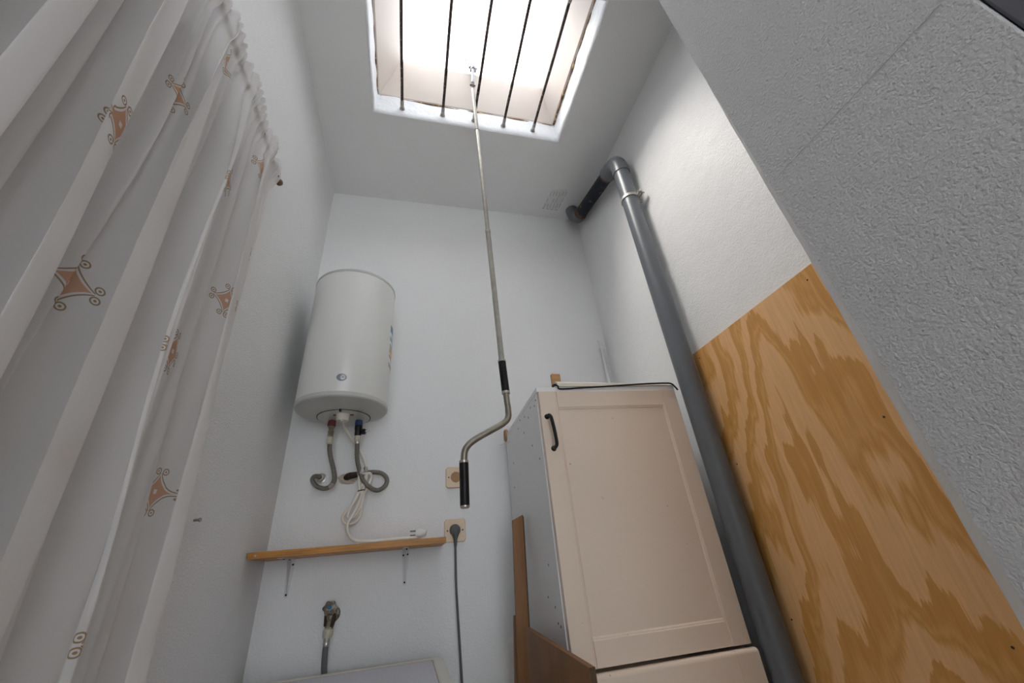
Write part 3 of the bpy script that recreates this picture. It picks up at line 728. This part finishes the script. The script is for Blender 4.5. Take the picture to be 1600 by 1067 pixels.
# ------------------------------------------------------------------ water tap for the washing machine
t = thing('water_tap', (-0.235, 1.65, -0.17), 'corroded washing machine tap with a blue dot on the back wall', 'tap')
TX, TY = -0.234, 1.652
obj('flange', MB().lathe([(0.024, 0), (0.022, 0.004), (0.012, 0.007), (0.011, 0.04)], (TX, YB, -0.105), (0, -1, 0), 20), 'corroded', t)
obj('valve_body', MB().lathe([(0.0125, -0.142), (0.0150, -0.132), (0.0150, -0.118), (0.0185, -0.108), (0.0190, -0.094), (0.0150, -0.084), (0.008, -0.080)], (TX, TY, 0), n=12)
    .tube([(TX, TY, -0.10), (TX + 0.001, TY - 0.012, -0.090)], [0.012, 0.010], 10), 'corroded', t)
obj('rust_streak', MB().tube([(TX + 0.010, TY - 0.010, -0.100), (TX + 0.013, TY - 0.010, -0.118), (TX + 0.007, TY - 0.011, -0.136)], [0.007, 0.0075, 0.005], 8).tube([(TX - 0.010, TY - 0.009, -0.105), (TX - 0.010, TY - 0.008, -0.132)], [0.007, 0.006], 8), 'dark_rust', t)
kn = MB(); kax = Vector((0.0, -0.92, 0.38)).normalized(); ko = Vector((TX - 0.001, TY - 0.012, -0.088))
u = Vector((1, 0, 0)); w = kax.cross(u)
vs = []; fs = []; n = 36
for r, h in ((0.010, 0.0), (0.0195, 0.003), (0.0205, 0.013), (0.0175, 0.017), (0.010, 0.018)):
    for k in range(n):
        a = 2 * math.pi * k / n; rr = r * (1 + (0.11 * math.cos(6 * a) if r > 0.0105 else 0))
        vs.append(ko + kax * h + u * rr * math.cos(a) + w * rr * math.sin(a))
for i in range(4):
    for k in range(n): fs.append((i * n + k, i * n + (k + 1) % n, (i + 1) * n + (k + 1) % n, (i + 1) * n + k))
fs.append(tuple(range(n))); fs.append(tuple(range(4 * n, 5 * n)))
hd = obj('handle', kn.add(vs, fs), 'corroded', t)
obj('blue_dot', MB().lathe([(0.0072, 0.0165), (0.0068, 0.0195), (0.002, 0.02)], ko, kax, 18), 'cyan', hd)
obj('hose_nut', MB().lathe([(0.0125, -0.165), (0.0150, -0.161), (0.0155, -0.144), (0.0120, -0.139)], (TX - 0.002, TY, 0), n=10), 'nut_cream', t)
obj('hose_collar', MB().lathe([(0.0095, -0.186), (0.0102, -0.184), (0.0102, -0.176), (0.0094, -0.174), (0.0102, -0.172), (0.0098, -0.164)], (TX - 0.003, TY, 0), n=16), 'steel', t)
ih = obj('inlet_hose', MB().tube(catmull([(TX - 0.003, TY, -0.178), (TX - 0.004, TY + 0.002, -0.20), (TX - 0.0035, TY + 0.012, -0.24), (TX, TY + 0.02, -0.29), (TX + 0.004, TY + 0.022, -0.5), (TX + 0.004, TY + 0.02, -0.8)], 6), 0.0088, 14), 'hose_grey', t)

# ------------------------------------------------------------------ washing machine
WX0, WX1, WY0, WY1, WZ = XL + 0.003, 0.124, 1.06, 1.634, -0.25
t = thing('washing_machine', ((WX0 + WX1) / 2, (WY0 + WY1) / 2, ZF), 'cream washing machine with a lavender-grey lid panel under the tap', 'washing machine')
obj('body', B(WX0 + 0.006, WX1 - 0.006, WY0 + 0.012, WY1 - 0.006, ZF + 0.02, WZ - 0.034, bev=0.006), 'washer', t)
def rrect(x0, x1, y0, y1, r, n=6):
    P = []
    for cx, cy, a0 in ((x1 - r, y1 - r, 0), (x0 + r, y1 - r, 90), (x0 + r, y0 + r, 180), (x1 - r, y0 + r, 270)):
        for k in range(n + 1):
            a = math.radians(a0 + 90 * k / n); P.append((cx + r * math.cos(a), cy + r * math.sin(a)))
    return P
lid = [(0, -0.034, 0.018), (0, -0.010, 0.018), (0.003, -0.003, 0.017), (0.009, 0.0, 0.016), (0.030, 0.001, 0.012), (0.033, -0.0015, 0.011), (0.035, -0.0035, 0.010)]
obj('lid_frame', loops([[(x, y, WZ + z) for x, y in rrect(WX0 + i, WX1 - i, WY0 + i, WY1 - i, r)] for i, z, r in lid]), 'washer', t)
pr = rrect(WX0 + 0.035, WX1 - 0.035, WY0 + 0.035, WY1 - 0.035, 0.010)
obj('lid_panel', MB().prism([(x, y, WZ - 0.010) for x, y in pr], (0, 0, 0.0075)), 'washer_top', t)
M['stain'] = mat('rust_stain', (0.40, 0.27, 0.15), 0.8, var=0.4, vscale=60)
obj('lid_seam', loops([[(x, y, WZ - 0.0028 + dz) for x, y in rrect(WX0 + i, WX1 - i, WY0 + i, WY1 - i, 0.010)] for i, dz in ((0.0335, 0.0005), (0.0350, 0.0008), (0.0358, 0.0))]), 'stain', t)
dx = (WX0 + WX1) / 2
obj('control_panel', B(WX0 + 0.008, WX1 - 0.008, WY0 - 0.002, WY0 + 0.012, WZ - 0.15, WZ - 0.036, bev=0.003), 'washer', t)
obj('door_ring', MB().lathe([(0.17, 0), (0.168, 0.022), (0.15, 0.032), (0.128, 0.024), (0.125, 0.006)], (dx, WY0 + 0.012, ZF + 0.43), (0, -1, 0), 40), 'plug_white', t)
obj('door_glass', MB().lathe([(0.126, 0.004), (0.11, 0.024), (0.05, 0.040), (0.01, 0.042)], (dx, WY0 + 0.012, ZF + 0.43), (0, -1, 0), 40), 'glass_dark', t)
kd = obj('program_knob', MB().lathe([(0.028, 0), (0.026, 0.016), (0.02, 0.019)], (WX1 - 0.09, WY0 - 0.002, WZ - 0.093), (0, -1, 0), 28), 'plug_white', t)
for fx in (WX0 + 0.06, WX1 - 0.06):
    for fy in (WY0 + 0.07, WY1 - 0.06): obj('foot', MB().lathe([(0.022, 0), (0.022, 0.008), (0.012, 0.012), (0.012, 0.022)], (fx, fy, ZF), n=14), 'black', t)

# ------------------------------------------------------------------ wall cabinet standing on a base cabinet
CA = math.radians(-1.5); CO = Vector((0.390, 1.140, 0)); CS = math.sin(math.radians(0.55))
def cab(p):
    x, y, z = p
    return (CO.x + x * math.cos(CA) - y * math.sin(CA), CO.y + x * math.sin(CA) + y * math.cos(CA), z + (x - 0.25) * CS * max(0.0, (z + 0.24) / 0.7))
CW, CD = 0.502, 0.545
Z0, Z1 = -0.243, 0.486
t = thing('wall_cabinet', (0.64, 1.40, Z0), 'white cabinet with cream panelled door and black bow handle, upper of two', 'cabinet')
T = 0.016; DT = 0.019
obj('side_panel', B(0, T, DT + 0.001, CD, Z0, Z1 - 0.002, bev=0.0006).xf(cab), 'cab_body', t, smooth=0)
obj('side_panel', B(CW - T, CW, DT + 0.001, CD, Z0, Z1 - 0.002, bev=0.0006).xf(cab), 'cab_body', t, smooth=0)
obj('top_panel', B(-0.001, CW + 0.001, 0.004, CD, Z1 - T, Z1, bev=0.0006).xf(cab), 'cab_body', t, smooth=0)
obj('bottom_panel', B(T, CW - T, DT + 0.001, CD, Z0, Z0 + T).xf(cab), 'cab_body', t, smooth=0)
obj('back_panel', B(T, CW - T, CD - 0.006, CD, Z0 + T, Z1 - T).xf(cab), 'cab_body', t, smooth=0)
holes = [(0.03, 0.452), (0.05, 0.44), (0.10, 0.452), (0.14, 0.43), (0.19, 0.45), (0.22, 0.40), (0.26, 0.46), (0.30, 0.44), (0.13, 0.33), (0.43, 0.34), (0.45, 0.25), (0.06, 0.27), (0.10, -0.02), (0.05, -0.16), (0.14, -0.10), (0.08, -0.12), (0.07, -0.155)]
for y, z in holes:
    obj('screw_hole', B(-0.0006, 0.002, y - 0.0025, y + 0.0025, z - 0.003, z + 0.003, bev=0.0005).xf(cab), 'cab_hole', t, smooth=0)
def shaker(parent, x0, x1, z0, z1, yf, sw, xf):
    """frame of stiles and rails around a sunk panel; front face at yf"""
    d = obj('door', MB().add(
        [(x, y, z) for y, i in ((yf + 0.0045, 0.004), (yf + DT, 0.0)) for x, z in ((x0 + sw - 0.008 + i, z0 + sw - 0.008 + i), (x1 - sw + 0.008 - i, z0 + sw - 0.008 + i), (x1 - sw + 0.008 - i, z1 - sw + 0.008 - i), (x0 + sw - 0.008 + i, z1 - sw + 0.008 - i))],
        [(0, 1, 2, 3), (7, 6, 5, 4), (0, 4, 5, 1), (1, 5, 6, 2), (2, 6, 7, 3), (3, 7, 4, 0)]).xf(xf), 'cab_door', parent, smooth=0)
    def member(name, ax, a0, a1, b0, b1, inner):
        # cross-section runs across the member, its inner edge rolls down to the panel
        pr = [(b0, yf + DT), (b0, yf + 0.002), (b0 + 0.0006, yf + 0.0006), (b0 + 0.002, yf), (b1 - 0.010, yf), (b1 - 0.008, yf + 0.0018), (b1 - 0.005, yf + 0.0022), (b1 - 0.002, yf + 0.0042), (b1, yf + 0.0066), (b1, yf + DT)]
        if inner < 0: pr = [(b0 + b1 - q, y) for q, y in pr]
        g = 0.0003
        if ax == 'z': poly = [(b, y, a0) for b, y in pr]; vec = (0, 0, a1 - a0)
        else: poly = [(a0 + g, y, b) for b, y in pr]; vec = (a1 - a0 - 2 * g, 0, 0)
        obj(name, MB().prism(poly, vec).xf(xf), 'cab_door', d, smooth=20)
    member('stile', 'z', z0, z1, x0, x0 + sw, 1); member('stile', 'z', z0, z1, x1 - sw, x1, -1)
    member('rail', 'x', x0 + sw - 0.0035, x1 - sw + 0.0035, z0, z0 + sw, 1); member('rail', 'x', x0 + sw - 0.0035, x1 - sw + 0.0035, z1 - sw, z1, -1)
    return d
door = shaker(t, 0.003, CW - 0.002, Z0 - 0.003, 0.470, 0.0, 0.064, cab)
hx = 0.0235
hpth = [(hx - 0.002, 0.002, 0.385), (hx - 0.001, -0.016, 0.385), (hx + 0.001, -0.024, 0.380), (hx + 0.003, -0.027, 0.370), (hx + 0.007, -0.027, 0.335), (hx + 0.009, -0.027, 0.300), (hx + 0.009, -0.024, 0.290), (hx + 0.007, -0.016, 0.285), (hx + 0.006, 0.002, 0.285)]
mh = MB().tube(catmull(hpth, 4), 0.0052, 12).xf(cab)
hd = obj('handle', mh, 'black', door); hd['label'] = 'black bow handle'
for q in (hpth[0], hpth[-1]): obj('rosette', MB().lathe([(0.0085, 0), (0.008, 0.003), (0.006, 0.005)], (q[0], 0.0, q[2]), (0, -1, 0), 16).xf(cab), 'black', hd)

def cab2(p):
    x, y, z = p
    return (CO.x + x * math.cos(CA * 0.3) - y * math.sin(CA * 0.3), CO.y + x * math.sin(CA * 0.3) + y * math.cos(CA * 0.3), z)
t = thing('base_cabinet', (0.64, 1.40, ZF), 'cream base cabinet with rounded top edge, under the panelled cabinet', 'cabinet')
obj('carcass', B(0.0, CW, 0.0, 0.54, ZF + 0.10, -0.258, bev=0.001).xf(cab2), 'cab_door', t, smooth=0)
obj('plinth', B(0.0, CW, 0.04, 0.52, ZF, ZF + 0.10).xf(cab2), 'cab_door', t, smooth=0)
def rounded_front(x0, x1, z0, z1, name):
    pr = [(-0.001, z0), (-0.022, z0)] + [(-0.022 + 0.010 * (1 - math.cos(a)), z1 - 0.010 + 0.010 * math.sin(a)) for a in [math.pi / 2 * k / 6 for k in range(7)]] + [(-0.001, z1)]
    return obj(name, MB().prism([(x0, y, z) for y, z in pr], (x1 - x0, 0, 0)).xf(cab2), 'cab_door', t, smooth=40)
bd_ = rounded_front(0.002, CW - 0.066, -0.95, -0.2535, 'door')
rounded_front(CW - 0.0655, CW + 0.002, -0.95, -0.2535, 'stile')
obj('handle', MB().tube(catmull([cab2(q) for q in ((0.03, -0.02, -0.33), (0.03, -0.04, -0.335), (0.03, -0.048, -0.35), (0.03, -0.048, -0.42), (0.03, -0.04, -0.435), (0.03, -0.02, -0.44))], 4), 0.005, 10), 'black', bd_)

# things on top of / beside the cabinet
sh = thing('paper_sheet', (0.64, 1.16, Z1), 'cream sheet with black trim lying on top of the cabinet', 'sheet')
vs = []; fs = []; nx = 30
for i in range(nx + 1):
    u = i / nx; x = 0.072 + 0.43 * u
    hgt = 0.021 * (1 - u) ** 0.7 + 0.005
    for q, (dy, dz) in enumerate(((-0.004, 0.001), (-0.003, hgt * 0.55), (0.012, hgt * 0.95 + 0.001), (0.06, hgt * 0.8 + 0.001), (0.22, 0.003), (0.22, 0.001))):
        vs.append(cab((x, 0.004 + dy, Z1 + dz)))
for i in range(nx):
    for q in range(6): fs.append((i * 6 + q, i * 6 + (q + 1) % 6, (i + 1) * 6 + (q + 1) % 6, (i + 1) * 6 + q))
fs.append((0, 1, 2, 3, 4, 5)); fs.append(tuple(nx * 6 + q for q in range(6)))
obj('sheet', MB().add(vs, fs), 'cloth_cream', sh)
tr = catmull([cab(q) for q in ((0.062, 0.02, Z1 + 0.010), (0.066, 0.005, Z1 + 0.009), (0.073, -0.003, Z1 + 0.000), (0.078, -0.006, Z1 - 0.010), (0.16, -0.006, Z1 - 0.007), (0.28, -0.006, Z1 - 0.001), (0.40, -0.006, Z1 + 0.005), (0.470, -0.006, Z1 + 0.006), (0.490, -0.007, Z1 + 0.003), (0.500, -0.009, Z1 - 0.010), (0.506, -0.010, Z1 - 0.022))], 6)
obj('trim', MB().tube(tr, [0.0042] * 8 + [0.0028] * (len(tr) - 8), 8), 'black', sh)
tag(obj('wood_block', B(0.565, 0.603, 1.44, 1.458, Z1 + 0.002, 0.672, bev=0.001), 'wood_block'), 'small orange wood offcut standing on top of the cabinet', 'wood')
tag(obj('wood_wedge', MB().lathe([(0.020, 0), (0.021, 0.004), (0.019, 0.012)], (0.409, 1.672, 0.478), (-1, 0, 0), 20).xf(lambda p: (p[0], p[1], 0.478 + (p[2] - 0.478) * 1.35)), 'wood_block'), 'small orange wood wedge between cabinet side and back wall', 'wood')
nl = thing('wall_hook', (0.39, 1.66, 0.41), 'white wire hook sticking out beside the cabinet near the wall', 'hook')
obj('wire', MB().tube(catmull([(0.415, 1.60, 0.440), (0.398, 1.615, 0.437), (0.375, 1.65, 0.434), (0.366, 1.66, 0.436)], 5), 0.0022, 8), 'plug_white', nl)

# brown boards leaning at the cabinet's left side
def lean_board(poly_x, y0, y1, label, name):
    t = thing(name, (poly_x[2][0], y0, ZF), label, 'board')
    (a, b, c, d) = poly_x
    fr = [(a[0], y0, a[1]), (b[0], y0, b[1]), (c[0], y0, c[1]), (d[0], y0, d[1])]
    obj('face', MB().prism(fr, (0, y1 - y0, 0)), 'brown_board', t, smooth=0)
    obj('dark_strip', MB().prism([(b[0], y0 + 0.001, b[1]), (b[0] + 0.004, y0 + 0.001, b[1] - 0.008), (c[0] + 0.004, y0 + 0.001, c[1]), (c[0], y0 + 0.001, c[1])], (0, y1 - y0 - 0.001, 0)), 'edge_and_gap_shade', t, smooth=0)  # thin dark strip drawn as the shadow in the gap beside the board
lean_board([(0.350, 0.120), (0.386, 0.135), (0.335, ZF), (0.290, ZF)], 1.450, 1.466, 'tall narrow brown board with slanted top beside the cabinet', 'leaning_board')
lean_board([(0.336, -0.155), (0.362, -0.150), (0.325, ZF), (0.270, ZF)], 1.480, 1.494, 'short brown board behind the tall narrow one', 'leaning_board')
t = thing('hardboard_sheet', (0.35, 1.12, ZF), 'wide brown hardboard sheet standing against the base cabinet side', 'board')
obj('face', MB().prism([(0.338, 0.893, -0.188), (0.338, 1.36, -0.172), (0.338, 1.36, ZF), (0.338, 0.893, ZF)], (0.012, 0, 0)), 'brown_board', t, smooth=0)
obj('dark_strip', MB().prism([(0.339, 0.8915, -0.1885), (0.3508, 0.8915, -0.1885), (0.3508, 0.8915, ZF), (0.339, 0.8915, ZF)], (0, 0.0014, 0)), 'edge_and_gap_shade', t, smooth=0)

# ------------------------------------------------------------------ plywood sheet on the right wall
t = thing('plywood_sheet', (0.994, 0.73, ZF), 'varnished plywood sheet with bold grain fixed to the right wall', 'plywood')
obj('face', MB().prism([(0.988, 0.365, 0.604), (0.988, 1.098, 0.598), (0.988, 1.104, ZF), (0.988, 0.365, ZF)], (0.0115, 0, 0)), 'plywood', t, smooth=0)
for z in (0.57, 0.2, -0.2):
    for y in (0.62, 1.07): obj('nail', MB().lathe([(0.0022, 0), (0.0022, 0.0008), (0.001, 0.0012)], (0.988, y, z), (-1, 0, 0), 8), 'dark_gap', t)

# ------------------------------------------------------------------ drain pipe
t = thing('drain_pipe', (0.94, 1.10, ZF), 'grey plastic drain pipe with black horizontal run along the right wall', 'pipe')
QX, QY, QR = 0.9395, 1.10, 0.0365
obj('vertical_pipe', MB().tube([(QX, QY, ZF), (QX, QY, 1.60)], QR, 40), 'pvc', t)
el = [(QX, QY, 1.575), (QX, QY, 1.60), (QX, QY, 1.62)]
for k in range(1, 9):
    a = math.radians(80) * k / 8
    el.append((QX, QY + 0.062 * (1 - math.cos(a)), 1.62 + 0.062 * math.sin(a) + 0.010 * k / 8))
d = Vector((0.003, 0.17, 0.028)).normalized(); e = Vector(el[-1])
el += [e + d * 0.03, e + d * 0.055]
obj('elbow', MB().tube(el, [0.0405, 0.0405] + [0.0385] * (len(el) - 4) + [0.0405, 0.0405], 40), 'pvc', t)
s0 = e + d * 0.05; s1 = Vector((0.948, 1.575, 1.800))
obj('horizontal_pipe', MB().tube([s0, s1], 0.034, 36), 'black_pipe', t)
obj('rust_band', MB().tube([s0 - d * 0.002, s0 + d * 0.022], 0.0352, 36), 'rust_band', t)
dd = (s1 - s0).normalized()
obj('rust_band', MB().tube([s1 - dd * 0.055, s1 - dd * 0.01], 0.0352, 36), 'rust_band', t)
obj('ceiling_elbow', MB().tube(catmull([s1 - dd * 0.02, s1 + dd * 0.012, s1 + Vector((-0.012, 0.034, 0.034)), s1 + Vector((-0.016, 0.042, 0.07)), Vector((0.930, 1.62, ZC + 0.02))], 5), 0.0385, 32), 'pvc', t)
CZ = 1.400
cl = obj('clamp', MB().lathe([(QR, CZ - 0.007), (QR + 0.004, CZ - 0.007), (QR + 0.004, CZ + 0.007), (QR, CZ + 0.007)], (QX, QY, 0), n=40)
    .box(QX + 0.018, QX + 0.026, QY - 0.062, QY - 0.034, CZ - 0.007, CZ + 0.007, bev=0.001).box(QX + 0.032, QX + 0.038, QY - 0.056, QY - 0.02, CZ - 0.007, CZ + 0.007, bev=0.001), 'clamp', t)
obj('bolt', MB().tube([(QX + 0.012, QY - 0.05, CZ), (QX + 0.046, QY - 0.05, CZ)], 0.0032, 8).tube([(QX + 0.012, QY - 0.05, CZ), (QX + 0.017, QY - 0.05, CZ)], 0.0065, 6), 'clamp', cl)
obj('clamp_stud', MB().tube([(QX, QY, CZ), (XR, QY, CZ)], 0.005, 8), 'clamp', cl)

# thin painted conduit in the back right corner
t = thing('conduit', (0.968, 1.688, Z1), 'thin white painted conduit in the back right corner above the cabinet', 'conduit')
obj('tube', MB().tube([(0.966, 1.688, -0.9), (0.966, 1.688, 0.965), (0.966, 1.690, 0.980), (0.966, 1.699, 0.990)], [0.0085, 0.0085, 0.0085, 0.0085], 14), 'conduit', t)
obj('clip', MB().box(0.953, 0.979, 1.678, YB, 0.93, 0.942, bev=0.001), 'conduit', t)

# plastered-over vent on the ceiling
t = thing('ceiling_vent', (0.79, 1.55, ZC), 'plastered-over slotted vent in the ceiling beside the pipe', 'vent')
obj('patch', MB().prism([(0.739, 1.630, ZC - 0.0012), (0.757, 1.490, ZC - 0.0012), (0.850, 1.465, ZC - 0.0012), (0.846, 1.632, ZC - 0.0012)], (0, 0, 0.0014)), 'patch', t, smooth=0)
for k in range(6):
    x = 0.752 + k * 0.0185
    for j in range(3):
        y0 = 1.500 + j * 0.044 + 0.008 * rnd.random() - k * 0.003
        if (k in (1, 4) and j == 1): continue
        obj('slot', B(x + (y0 - 1.55) * -0.1, x + 0.0018 + (y0 - 1.55) * -0.1, y0, y0 + 0.026 + 0.012 * rnd.random(), ZC - 0.0019, ZC - 0.0010), 'patch_line', t, smooth=0)
for k in range(4):
    x = 0.741 + k * 0.028
    obj('slot', B(x, x + 0.012, 1.628, 1.6315, ZC - 0.0019, ZC - 0.0010), 'patch_line', t, smooth=0)

# nail in the left wall
tag(obj('wall_nail', MB().tube([(XL - 0.004, 1.115, 0.141), (XL + 0.012, 1.112, 0.141)], 0.0028, 8).tube([(XL + 0.012, 1.112, 0.141), (XL + 0.0145, 1.1115, 0.141)], 0.0045, 8), 'steel'), 'small nail sticking out of the left wall by the curtain', 'nail')

# ------------------------------------------------------------------ curtain and rod
RX, RZ = -0.420, 1.073
t = thing('curtain_rod', (RX, 0.35, RZ), 'thin brown curtain rod end with a round knob on the left wall', 'curtain rod')
obj('rod', MB().tube([(RX, -0.40, RZ), (RX, 0.935, RZ)], 0.0055, 12), 'brass_rod', t)
obj('finial', MB().lathe([(0.0055, 0), (0.0055, 0.006), (0.009, 0.010), (0.0105, 0.016), (0.009, 0.022), (0.004, 0.026)], (RX, 0.932, RZ), (0, 1, 0), 16), 'brass_rod', t)
for y in (0.925, -0.38):
    obj('rod_holder', MB().tube([(RX, y, RZ), (XL, y, RZ)], 0.004, 8).tube([(XL + 0.004, y, RZ), (XL, y, RZ)], 0.012, 12), 'brass_rod', t)

def build_curtain():
    NU, NV = 1100, 64
    ZT, ZB = RZ + 0.026, -1.07
    YN, YFt = -0.38, 0.930
    NF = 10.0                                   # folds
    W = 3.0                                     # cloth width in metres
    vs = []; uvs = []; fs = []
    for j in range(NV + 1):
        v = j / NV
        s = v ** 1.6                              # finer rows near the heading
        z = ZT + (ZB - ZT) * s
        drop = ZT - z
        spread = 1.0 + 0.085 * (1 - math.exp(-drop / 0.9))
        calm = 1 - math.exp(-drop / 0.16)         # 0 at the heading, 1 where it hangs free
        for i in range(NU + 1):
            u = i / NU
            ph = u * NF + 0.55 * noise.noise((u * 9.0, 0.3, 0)) + 0.35 * noise.noise((u * 23.0, 7.3, 0)) + 0.18 * noise.noise((u * 6.0, drop * 1.2, 2.0)) * calm
            th = 2 * math.pi * ph
            amp = 0.6 + 0.55 * noise.noise((math.floor(ph) * 1.37 + 0.5, 1.1, 0)) + 0.15 * noise.noise((u * 8, drop * 1.5, 5))
            amp = max(0.28, amp)
            A = (0.010 + 0.016 * calm + 0.006 * min(drop, 1.0)) * amp
            x = A * math.sin(th) + 0.25 * A * math.sin(2 * th + 1.0)
            lean = 0.030 * calm * amp                  # folds tip over and overlap
            y = lean * math.sin(2 * th + 0.6) + 0.018 * calm * math.cos(th)
            # fine gathers at the heading
            g = (1 - calm)
            x += g * 0.0075 * math.sin(2 * math.pi * (u * 63 + 0.9 * noise.noise((u * 40, 3, 0))))
            x += calm * 0.0035 * math.sin(2 * math.pi * (u * 37 + 1.4 * noise.noise((u * 17, 4, 0))) + 2.0 * noise.noise((u * 5, drop, 8)))
            x += 0.016 * max(0.0, 1 - abs(drop - 0.026) / 0.05)
            yb = YN + (YFt - YN) * u
            yy = YFt - (YFt - yb) * 1.0
            yy = -0.38 + (yy + 0.38) * spread
            if drop < 0.026 + 0.012 and drop > 0.014:   # stitched rod pocket pinches round the rod
                x *= 0.75
            zz = z + (0.005 * noise.noise((u * 90, 1, 0)) + 0.004 * math.sin(2 * math.pi * u * 63) if j == 0 else 0)
            px = RX + 0.004 + x
            px = max(px, XL + 0.004)
            vs.append(Vector((px, yy + y, zz))); uvs.append((u, drop + 0.1875))
    for j in range(NV):
        for i in range(NU):
            a = j * (NU + 1) + i
            fs.append((a, a + 1, a + NU + 2, a + NU + 1))
    # cloth coordinate = true length along the pleats
    jr = 26; arc = [0.0]
    for i in range(NU): arc.append(arc[-1] + (vs[jr * (NU + 1) + i + 1] - vs[jr * (NU + 1) + i]).length)
    uvs = [(arc[k % (NU + 1)] + 0.28, w_[1]) for k, w_ in enumerate(uvs)]
    mb = MB(); mb.v = vs; mb.f = fs
    return mb, uvs
cm, cuv = build_curtain()
cu = obj('curtain', cm, 'curtain', None, smooth=180, recalc=False, uvs=cuv)
tag(cu, 'sheer white curtain printed with orange scrolled diamonds along the left wall', 'curtain')
